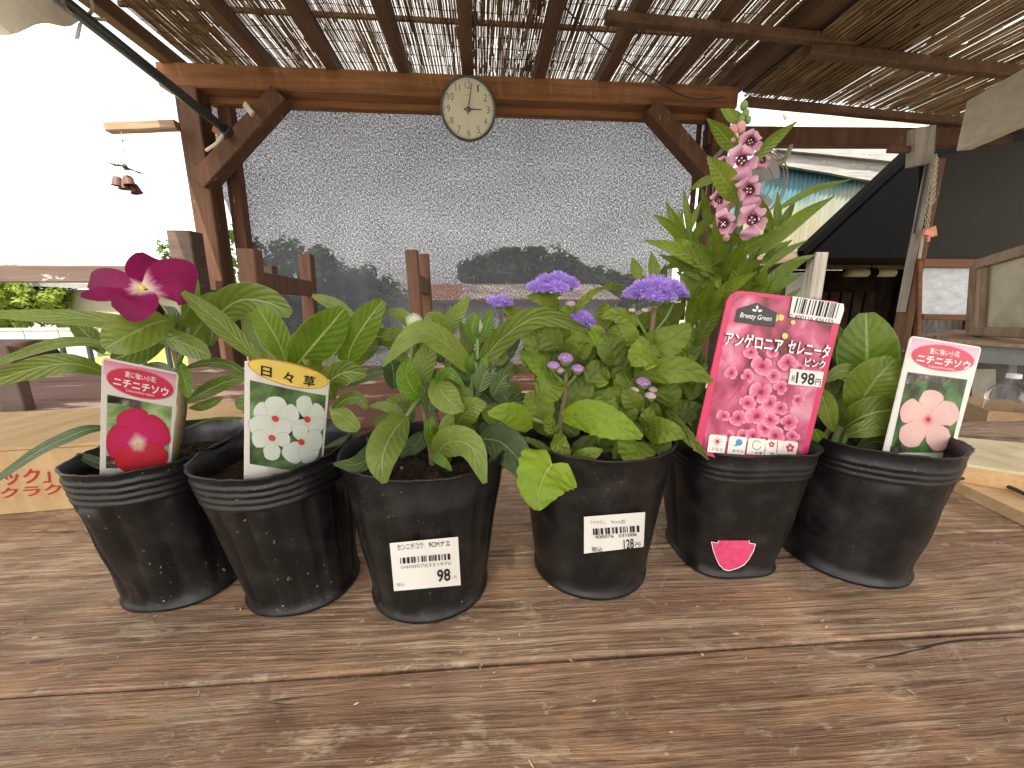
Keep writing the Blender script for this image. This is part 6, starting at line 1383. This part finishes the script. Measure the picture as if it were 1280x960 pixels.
def put_petal(mb, S, c, tip, wd, off, m, dark=None):
    def one(wd, tip, off, m):
        pts = lobe(c, tip, wd); ln = math.hypot(tip[0] - c[0], tip[1] - c[1]); mid = ((c[0] + tip[0]) / 2, (c[1] + tip[1]) / 2)
        allp = [mid] + pts; uv = [(.5, .5)] + [(k / len(pts), min(1, math.hypot(p[0] - c[0], p[1] - c[1]) / ln)) for k, p in enumerate(pts)]
        mb.add([S.pt(*p, off) for p in allp], [(0, k + 1, (k + 1) % len(pts) + 1) for k in range(len(pts))], m, uv)
    if dark is not None: one(wd * 1.03 + .5, (tip[0] + (tip[0] - c[0]) * .012, tip[1] + (tip[1] - c[1]) * .012), off, dark); off += .000012
    one(wd, tip, off, m)
def card(S, name, label, outline_uv, edge=None, mat=None):
    t = thing(name, S.at(.5, 1.0), label, "plant label", "picture labels stuck in the pots"); mb = MB()
    # the card face is cut in strips so that it can bend
    mb.slab([S.at(u, v) for u, v in outline_uv], -S.n * .0005); mb.build("card", mat or M['card'], t); return t
def rrect(r, asp, vb=1.25, n=5):
    """outline with rounded top corners, foot narrowed to a point below the soil"""
    o = []
    for k in range(n + 1): a = math.pi / 2 * k / n; o.append((r - r * math.cos(a), r * asp - r * asp * math.sin(a)))
    for k in range(n + 1): a = math.pi / 2 * k / n; o.append((1 - r + r * math.sin(a), r * asp - r * asp * math.cos(a)))
    return o + [(1, vb - .1), (.7, vb), (.3, vb), (0, vb - .1)]
M['tagpink'] = print_ramp("label_pink_fade", [(.0, (.72, .55, .53)), (.5, (.72, .42, .47)), (1, (.68, .22, .34))], 0)
M['ovalred'] = newmat("label_red_oval", (.60, .045, .10), .35, .4); M['ovaledge'] = newmat("label_oval_edge", (.66, .20, .24), .35, .4)
leafblur = blur_mat("printed_pale_leaves", [(.34, (.16, .25, .09)), (.5, (.34, .46, .20)), (.66, (.50, .58, .34))], 90, 1); darkblur = blur_mat("printed_dark_soil", [(.35, (.02, .02, .018)), (.6, (.13, .10, .09)), (.75, (.4, .38, .36))], 260, 2)
redpetal = print_ramp("printed_red_petal", [(.0, (.78, .72, .30)), (.10, (.80, .72, .62)), (.24, (.72, .30, .40)), (.36, (.62, .035, .15)), (.8, (.60, .03, .12)), (1, (.55, .028, .075))], .16)
redpetal2 = print_ramp("printed_scarlet_petal", [(.0, (.80, .72, .5)), (.16, (.75, .40, .42)), (.32, (.62, .05, .08)), (1, (.58, .025, .03))], .16)
def tag_red():
    S = Sheet((127.5, 446.5), (223.5, 466.5), (213, 588), (125, 585), .1775)
    t = card(S, "plant_label", "white label with a red printed flower in the magenta periwinkle pot", rrect(.05, .75))
    mb = MB(); put_quad(mb, S, (130, 449.5), (221, 468), (219.2, 487), (128.8, 468), .0001, 0); mb.build("pink_band", M['tagpink'], t)
    mb = MB(); c = (175, 479.3); put_poly(mb, S, ell(*c, (42.5, 10), (-3.2, 17.5)), .0002); mb.build("oval", M['ovaledge'], t); mb = MB(); put_poly(mb, S, ell(*c, (41, 9.6), (-3, 16.3)), .0003); o = mb.build("oval", M['ovalred'], t)
    mb = MB(); put_text(mb, S, "夏に強い小花", (156, 463), (194.5, 471), (156, 470.5), .0004, bold=.012); put_text(mb, S, "ニチニチソウ", (142, 470), (211, 485), (141, 480.5), .0004, bold=.028); put_text(mb, S, "Catharanthus roseus", (157, 485.2), (192, 492), (157, 488.5), .0004); mb.build("lettering", M['white'], t)
    mb = MB(); put_quad(mb, S, (134, 493), (215, 508.5), (209, 585.5), (132, 585), .0001, 0); ph = mb.build("printed_photo", leafblur, t)
    mb = MB(); put_poly(mb, S, [(134, 493), (176, 501), (177, 512), (150, 505), (134, 503)], .0002); mb.build("printed_soil", darkblur, ph); mb = MB(); put_poly(mb, S, [(132.5, 570), (141, 568), (147, 585), (132.3, 585)], .0002); mb.build("printed_soil", darkblur, ph)
    c = (171.5, 554.5); mb = MB(); n_ = 0
    for tip, w_, m in (((163, 511), 41, 0), ((207, 531), 43, 0), ((133, 550), 40, 0), ((201, 586), 41, 1), ((155, 588), 38, 1)): put_petal(mb, S, c, tip, w_, .00026 + .00003 * n_, m, 2); n_ += 1
    mb.build("printed_flower", [redpetal, redpetal2, print_ramp("printed_petal_outline_red", [(.0, (.7, .5, .4)), (.3, (.42, .02, .06)), (1, (.40, .02, .05))], 0)], ph)
    mb = MB(); put_poly(mb, S, ell(*c, (2.2, .3), (0, 2.2), 12), .0004); mb.build("printed_eye", M['yellow'], ph)
tag_red()
pinkp = print_ramp("printed_pale_pink_petal", [(.0, (.62, .10, .12)), (.09, (.70, .22, .22)), (.22, (.74, .45, .41)), (.7, (.74, .50, .46)), (1, (.70, .44, .42))], .10); greenblur = blur_mat("printed_dark_leaves", [(.38, (.015, .025, .012)), (.52, (.05, .14, .035)), (.68, (.10, .26, .07))], 95, 5)
M['tagpink2'] = print_ramp("label_mauve_fade", [(.0, (.72, .62, .62)), (.5, (.72, .50, .58)), (1, (.70, .38, .52))], 0)
def tag_pink():
    S = Sheet((1139, 419.5), (1227.5, 434), (1192, 566), (1104, 566), .179)
    t = card(S, "plant_label", "white label with a pale pink printed flower in the last pot", rrect(.05, .75))
    mb = MB(); put_quad(mb, S, (1141, 422), (1225, 435.5), (1219, 458), (1134, 447), .0001, 0); mb.build("pink_band", M['tagpink2'], t)
    mb = MB(); c = (1178, 447.5); put_poly(mb, S, ell(*c, (39.5, 5.5), (-3.5, 16.3)), .0002); mb.build("oval", M['ovaledge'], t); mb = MB(); put_poly(mb, S, ell(*c, (38, 5.3), (-3.3, 15.2)), .0003); mb.build("oval", M['ovalred'], t)
    mb = MB(); put_text(mb, S, "夏に強い小花", (1161.5, 434.5), (1199, 439.5), (1160.5, 442), .0004, bold=.012); put_text(mb, S, "ニチニチソウ", (1146.5, 442), (1213, 452), (1144, 452), .0004, bold=.028); put_text(mb, S, "Catharanthus roseus", (1159.5, 456), (1192.5, 460), (1159, 459), .0004); mb.build("lettering", M['white'], t)
    mb = MB(); put_quad(mb, S, (1134.5, 465), (1209, 474.5), (1187, 566), (1112, 565.5), .0001, 0); ph = mb.build("printed_photo", greenblur, t)
    mb = MB(); put_poly(mb, S, [(1134.5, 465), (1190, 472), (1180, 478), (1150, 476), (1132, 480)], .00018); mb.build("printed_soil", darkblur, ph); mb = MB(); put_poly(mb, S, [(1113, 558), (1135, 558), (1130, 566), (1112, 566)], .00018); mb.build("printed_soil", darkblur, ph)
    c = (1159, 524); mb = MB()
    for k, (tip, w_) in enumerate((((1167, 488), 30), ((1197, 512), 30), ((1126, 509), 31), ((1180, 561), 30), ((1127, 554), 30))): put_petal(mb, S, c, tip, w_, .00024 + .00003 * k, 0, 1)
    mb.build("printed_flower", [pinkp, print_ramp("printed_petal_outline_pink", [(.0, (.5, .1, .1)), (1, (.58, .28, .27))], 0)], ph)
    mb = MB(); put_poly(mb, S, ell(*c, (2.4, .3), (0, 2.6), 12), .0005); mb.build("printed_eye", newmat("printed_red_eye", (.42, .03, .04), .4), ph)
tag_pink()
whitep = print_ramp("printed_white_petal", [(.0, (.60, .62, .50)), (.25, (.60, .66, .58)), (1, (.66, .72, .65))], .1)
def tag_white():
    S = Sheet((306.5, 452), (412, 475), (402.5, 592), (305.5, 592.5), .168, .0016)
    top = []
    for k in range(13): u = k / 12; top.append((u, -.075 * math.sin(math.pi * min(1, u * 1.02 + .0)) ** .8 * (1 if u < 1 else 0) + (.0)))
    t = card(S, "plant_label", "arched white label with four white printed flowers and a yellow oval", top + [(1, 1.12), (.7, 1.25), (.3, 1.25), (0, 1.12)])
    ol = newmat("orange_line", (.62, .22, .05), .4); yl = newmat("label_yellow", (.76, .58, .12), .35, .4)
    c = (360, 466); mb = MB(); put_poly(mb, S, ell(*c, (50.5, 12.5), (-4, 14)), .0001); mb.build("oval", ol, t); mb = MB(); put_poly(mb, S, ell(*c, (49.3, 12.2), (-3.9, 13)), .0002); mb.build("oval", yl, t)
    mb = MB(); put_text(mb, S, "日", (325, 455.5), (338, 458), (324.5, 468), .0003, bold=.02); put_text(mb, S, "々", (352, 462), (365, 464.5), (351.5, 475), .0003, bold=.02); put_text(mb, S, "草", (377.5, 466.5), (392.5, 469.5), (376.5, 480), .0003, bold=.02); mb.build("lettering", M['black'], t)
    gb = blur_mat("printed_green_shade", [(.36, (.03, .045, .025)), (.52, (.09, .16, .06)), (.68, (.2, .32, .13))], 75, 9)
    mb = MB(); put_quad(mb, S, (312, 474.5), (407, 494), (400, 590), (311.5, 579), .0001, 0); ph = mb.build("printed_photo", gb, t)
    mb = MB(); n = 0
    for c, tips in (((341.5, 521), (((318, 508), 24), ((343, 494), 26), ((371, 514), 26), ((356, 542), 28), ((314, 540), 30))), ((381.5, 522), (((376, 493), 20), ((404, 512), 26), ((402, 536), 24), ((366, 540), 20))), ((337.5, 545), (((314, 548), 22), ((338, 573), 20), ((360, 548), 18))), ((374, 550), (((357, 573), 28), ((391, 574), 26), ((402, 548), 26), ((372, 528), 20)))):
        for tip, w_ in tips: put_petal(mb, S, c, tip, w_, .0002 + .000024 * n, 0, 1); n += 1
    mb.build("printed_flower", [whitep, newmat("printed_petal_outline_grey", (.36, .42, .36), .4)], ph)
    mb = MB()
    for c in ((341.5, 521), (381.5, 522), (337.5, 545), (374, 550)): put_poly(mb, S, ell(*c, (4.4, .8), (0, 4.0), 10), .00075)
    mb.build("printed_eye", newmat("printed_scarlet_eye", (.60, .06, .05), .4), ph)
tag_white()
def tag_big():
    S = Sheet((912, 362), (1056, 378), (1009, 569), (866, 566), .182)
    pk = newmat("label_hot_pink", (.58, .045, .125), .35, .4)
    t = card(S, "plant_label", "large pink photo label with barcode and a 198 yen price", rrect(.10, .75, 1.10)[:-4] + [(1, .985), (.86, 1.03), (.7, 1.12), (.35, 1.12), (.2, 1.03), (.0, .985)], mat=pk)
    bgm = blur_mat("printed_pink_blur", [(.30, (.12, .035, .035)), (.42, (.34, .05, .10)), (.56, (.52, .11, .20)), (.72, (.66, .32, .40))], 60, 4)
    mb = MB(); q = [(917, 367), (1046, 381), (1002, 568), (876, 566)]; put_quad(mb, S, *q, .0001, 0, 4); ph = mb.build("printed_photo", bgm, t)
    fm = print_ramp("printed_pink_blossom", [(.0, (.10, .02, .03)), (.24, (.30, .04, .10)), (.40, (.55, .09, .19)), (.75, (.64, .16, .26)), (1, (.70, .30, .38))], .75)
    mb = MB(); rg = random.Random(5); n = 0
    blooms = [(952, 458, 15), (984, 452, 12), (950, 490, 16), (976, 484, 11), (945, 520, 15), (962, 524, 12), (922, 522, 12), (985, 528, 12), (968, 545, 13), (940, 545, 12), (914, 466, 9), (996, 500, 9), (1002, 478, 9), (905, 520, 9), (935, 470, 9), (966, 470, 10), (962, 504, 11), (934, 504, 11), (928, 545, 10), (955, 535, 11), (990, 545, 9), (975, 510, 9), (938, 440, 9), (965, 440, 8), (1000, 460, 8), (912, 545, 8)]
    for cx, cy, r in sorted(blooms, key=lambda q: q[2]):
        for k in range(5):
            a = k * 1.257 + rg.uniform(0, 1); q_ = r * rg.uniform(.7, 1.15); put_petal(mb, S, (cx, cy), (cx + math.cos(a) * q_, cy + math.sin(a) * q_ * .9), r * rg.uniform(.7, 1.2), .00012 + .000004 * n, 0, 1); n += 1
    mb.build("printed_flower", [fm, newmat("printed_petal_outline_rose", (.50, .10, .20), .4)], ph)
    mb = MB()
    for cx, cy, r in ((968, 397, 5), (975, 397, 4), (980, 420, 4), (990, 403, 3)): put_poly(mb, S, ell(cx, cy, (r, 0), (0, r), 10), .0006)
    mb.build("printed_bud", newmat("printed_yellow_bud", (.62, .55, .16), .4), ph)
    mb = MB(); put_poly(mb, S, [(921, 386), (945, 378.5), (970, 391), (967, 409), (917, 402)], .0007); put_bk = mb.build("badge", newmat("badge_black", (.035, .035, .032), .35, .4), t)
    mb = MB()
    for p, ax, bx in (((945, 384.5), (1.3, .2), (-.2, 2.6)), ((941.5, 388), (2.6, .8), (-.5, 1.4)), ((948.5, 388.6), (2.6, -.5), (.5, 1.4))): put_poly(mb, S, ell(*p, ax, bx, 14), .0008)
    put_text(mb, S, "Breezy Green", (924, 390.3), (963.5, 395.5), (923, 398.5), .0008, bold=.004, shear=.25); mb.build("lettering", M['white'], put_bk)
    oc = newmat("label_dark_outline", (.20, .02, .04), .4)
    A = ((906, 413.5), (978, 423.5), (904, 431.5)); B = ((985.5, 424), (1037.5, 431.5), (981, 441.5))
    mb = MB(); put_text(mb, S, "アンゲロニア", *A, .0007, bold=.075); put_text(mb, S, "セレニータ", *B, .0007, bold=.075); put_text(mb, S, "ピンク", (1005, 447), (1030.5, 451), (1003.5, 457.5), .0007, bold=.07); mb.build("lettering_outline", oc, t)
    mb = MB(); put_text(mb, S, "アンゲロニア", *A, .0009, bold=.022); put_text(mb, S, "セレニータ", *B, .0009, bold=.022); put_text(mb, S, "ピンク", (1005, 447), (1030.5, 451), (1003.5, 457.5), .0009, bold=.02); mb.build("lettering", M['white'], t)
    mb = MB(); put_poly(mb, S, [(987, 460.5), (1028.5, 465), (1024.5, 484), (983.5, 480)], .0007); pr = mb.build("price_box", M['card'], t)
    mb = MB(); put_text(mb, S, "198", (994.5, 464.5), (1017.5, 467), (992.5, 479), .0008, bold=.02); put_text(mb, S, "円", (1018, 473), (1024.5, 474), (1017, 481), .0008, bold=.01); put_text(mb, S, "税", (988.5, 468.5), (992.5, 469), (987, 476.5), .0008); mb.build("lettering", M['black'], pr)
    mb = MB(); put_poly(mb, S, [(989.5, 370.5), (1053, 380), (1053.5, 388), (1048, 405), (985, 396)], .0007); bc = mb.build("barcode_panel", M['card'], t)
    mb = MB(); put_barcode(mb, S, (995, 372.5), (1049.5, 380), (990, 391), .0008, 0, 9, 62); put_text(mb, S, "0 400116 436155", (986, 392.5), (1040.5, 400), (985, 397.5), .0008); mb.build("barcode", M['black'], bc)
    for k, (x, y_) in enumerate(((886, 543), (911, 545), (935, 547.5), (957.5, 549.5), (978.5, 551))):
        wq = 22 if k < 4 else 18; hq = 23 if k < 2 else 21; mb = MB(); put_poly(mb, S, [(x + 1.5, y_ - .6), (x + wq - 2, y_ + 1.2), (x + wq - .2, y_ + 3), (x + wq - 4, y_ + hq), (x - 3.4, y_ + hq - 1.5), (x - .6, y_ + 1.2)], .0007); ic = mb.build("icon_panel", M['card'], t)
        mb = MB(); cx, cy = x + wq / 2 - 1.5, y_ + 8.5; red = newmat("icon_red", (.55, .04, .05), .4)
        if k == 0:
            put_poly(mb, S, ell(cx, cy, (2.6, 0), (0, 2.6), 14), .0008)
            for q in range(8): a = q * .785; put_poly(mb, S, [(cx + math.cos(a + .2) * 3.4, cy + math.sin(a + .2) * 3.4), (cx + math.cos(a) * 6.2, cy + math.sin(a) * 6.2), (cx + math.cos(a - .2) * 3.4, cy + math.sin(a - .2) * 3.4)], .0008)
            mb.build("sun_icon", red, ic)
        elif k == 1: put_poly(mb, S, ell(cx + 2, cy - 1, (4.2, .4), (-.3, 4.2), 16), .0008); put_poly(mb, S, [(cx - 5, cy + 3), (cx + 1, cy - 1), (cx - 1, cy + 4)], .0008); mb.build("drop_icon", newmat("icon_blue", (.07, .28, .50), .4), ic)
        elif k == 2:
            for q in range(15):
                a0, a1 = .3 + q * .36, .3 + (q + 1) * .36; put_poly(mb, S, [(cx + math.cos(a0) * 6, cy + math.sin(a0) * 6), (cx + math.cos(a1) * 6, cy + math.sin(a1) * 6), (cx + math.cos(a1) * 4.9, cy + math.sin(a1) * 4.9), (cx + math.cos(a0) * 4.9, cy + math.sin(a0) * 4.9)], .0008)
            mb.build("cycle_icon", newmat("icon_green", (.16, .32, .10), .4), ic)
        else:
            sc = 3.4 if k == 4 else 2.4; ox = 0 if k == 4 else -4
            for q in range(5): a = q * 1.257 - 1.57; put_poly(mb, S, ell(cx + ox + math.cos(a) * sc, cy - (0 if k == 4 else 3) + math.sin(a) * sc, (sc * .62, 0), (0, sc * .62), 10), .0008)
            if k == 3: put_poly(mb, S, [(cx + 3, cy - 7), (cx + 4, cy - 7), (cx + 3, cy + 8), (cx + 2, cy + 8)], .0008)
            mb.build("flower_icon", red, ic)
        mb = MB(); put_text(mb, S, ("ひなた", "水やり", "一年草", "草丈", "花期")[k], (x + 3, y_ + 15.5), (x + wq - 5, y_ + 17), (x + 2, y_ + 19.5), .0008); mb.build("lettering", M['black'], ic)
tag_big()
# ------------------------------------------------------------------ stickers glued to the pots
def sticker98():
    S = PotSkin(POTS[2]); mb = MB(); put_quad(mb, S, (487, 679), (572.5, 671), (576, 731.5), (492.5, 739), .0012, 0, 10); st = mb.build("price_sticker", M['card'], P3, True); st['label'] = "white price sticker reading 98"
    mb = MB(); put_text(mb, S, "センニチコウ", (496, 680.5), (528.5, 678), (496.5, 688), .0016); put_text(mb, S, "9CMナエ", (535.5, 677.5), (562.5, 675.5), (536, 684.5), .0016); put_text(mb, S, "98", (546, 712.5), (562.5, 710.5), (547, 728), .0016, bold=.02); mb.build("lettering", M['black'], st)
    mb = MB(); put_barcode(mb, S, (500, 697.5), (563.5, 692), (500.5, 705), .0016, 0, 21, 60); mb.build("barcode", M['black'], st)
    mb = MB(); put_text(mb, S, "0400076331976", (501, 707.5), (564, 702), (501.3, 711.5), .0016); put_text(mb, S, "税込", (495.5, 729), (505, 728), (496, 733.5), .0016); put_text(mb, S, "円", (567, 720), (571, 719.6), (567.2, 724), .0016); mb.build("lettering", M['greyink'], st)
sticker98()
def sticker128():
    S = PotSkin(POTS[3]); mb = MB(); put_quad(mb, S, (730, 646), (806.5, 640), (804.5, 683.5), (730, 692), .0012, 0, 10); st = mb.build("price_sticker", M['card'], P4, True); st['label'] = "white price sticker reading 128"
    mb = MB(); put_text(mb, S, "アゲラタム", (737.5, 651), (757, 650.3), (737.7, 656), .0016); put_text(mb, S, "9cm苗", (763.5, 650), (782, 649.3), (763.7, 655), .0016); mb.build("lettering", M['greyink'], st)
    mb = MB(); put_barcode(mb, S, (741, 661), (799, 657), (741.5, 669), .0016, 0, 33, 60); put_text(mb, S, "400076", (743.5, 669.5), (767, 668.2), (743.6, 673.5), .0016); put_text(mb, S, "331006", (773, 668), (796, 666), (773.2, 672), .0016); put_text(mb, S, "128", (779.5, 675), (792, 673.2), (780, 687), .0016, bold=.01); put_text(mb, S, "円", (794.5, 678.5), (800.5, 677.8), (794.6, 683.5), .0016); put_text(mb, S, "税込", (739.5, 684), (753, 683), (739.8, 690.5), .0016); mb.build("barcode", M['black'], st)
sticker128()
def pink_tip():
    S = PotSkin(POTS[4]); q = [(889.2, 677.3), (897, 678.8), (898.5, 675.7), (936.3, 675.6), (936.8, 679), (944.3, 680), (942, 688), (936, 699), (930, 706), (922.5, 710), (911.2, 713.4), (905, 712), (899, 706), (894, 695), (891, 686)]
    mb = MB(); mb.add([S.pt(916, 690, .0015)] + [S.pt(*p, .001) for p in q], [(0, k + 1, (k + 1) % len(q) + 1) for k in range(len(q))]); st = mb.build("label_tip", noisy("pink_label_back", (.62, .05, .14), (.70, .09, .19), 400, .4, .4, .15, .0004), P5, True); st['label'] = "pink pointed tongue of card on the pot front"
    mb = MB()
    for k in range(len(q)):
        if k in (2,): continue
        a, b = q[k], q[(k + 1) % len(q)]; mb.tube([S.pt(*a, .0011), S.pt(*b, .0011)], .00022, 4)
    mb.build("paper_edge", M['white'], st)
pink_tip()
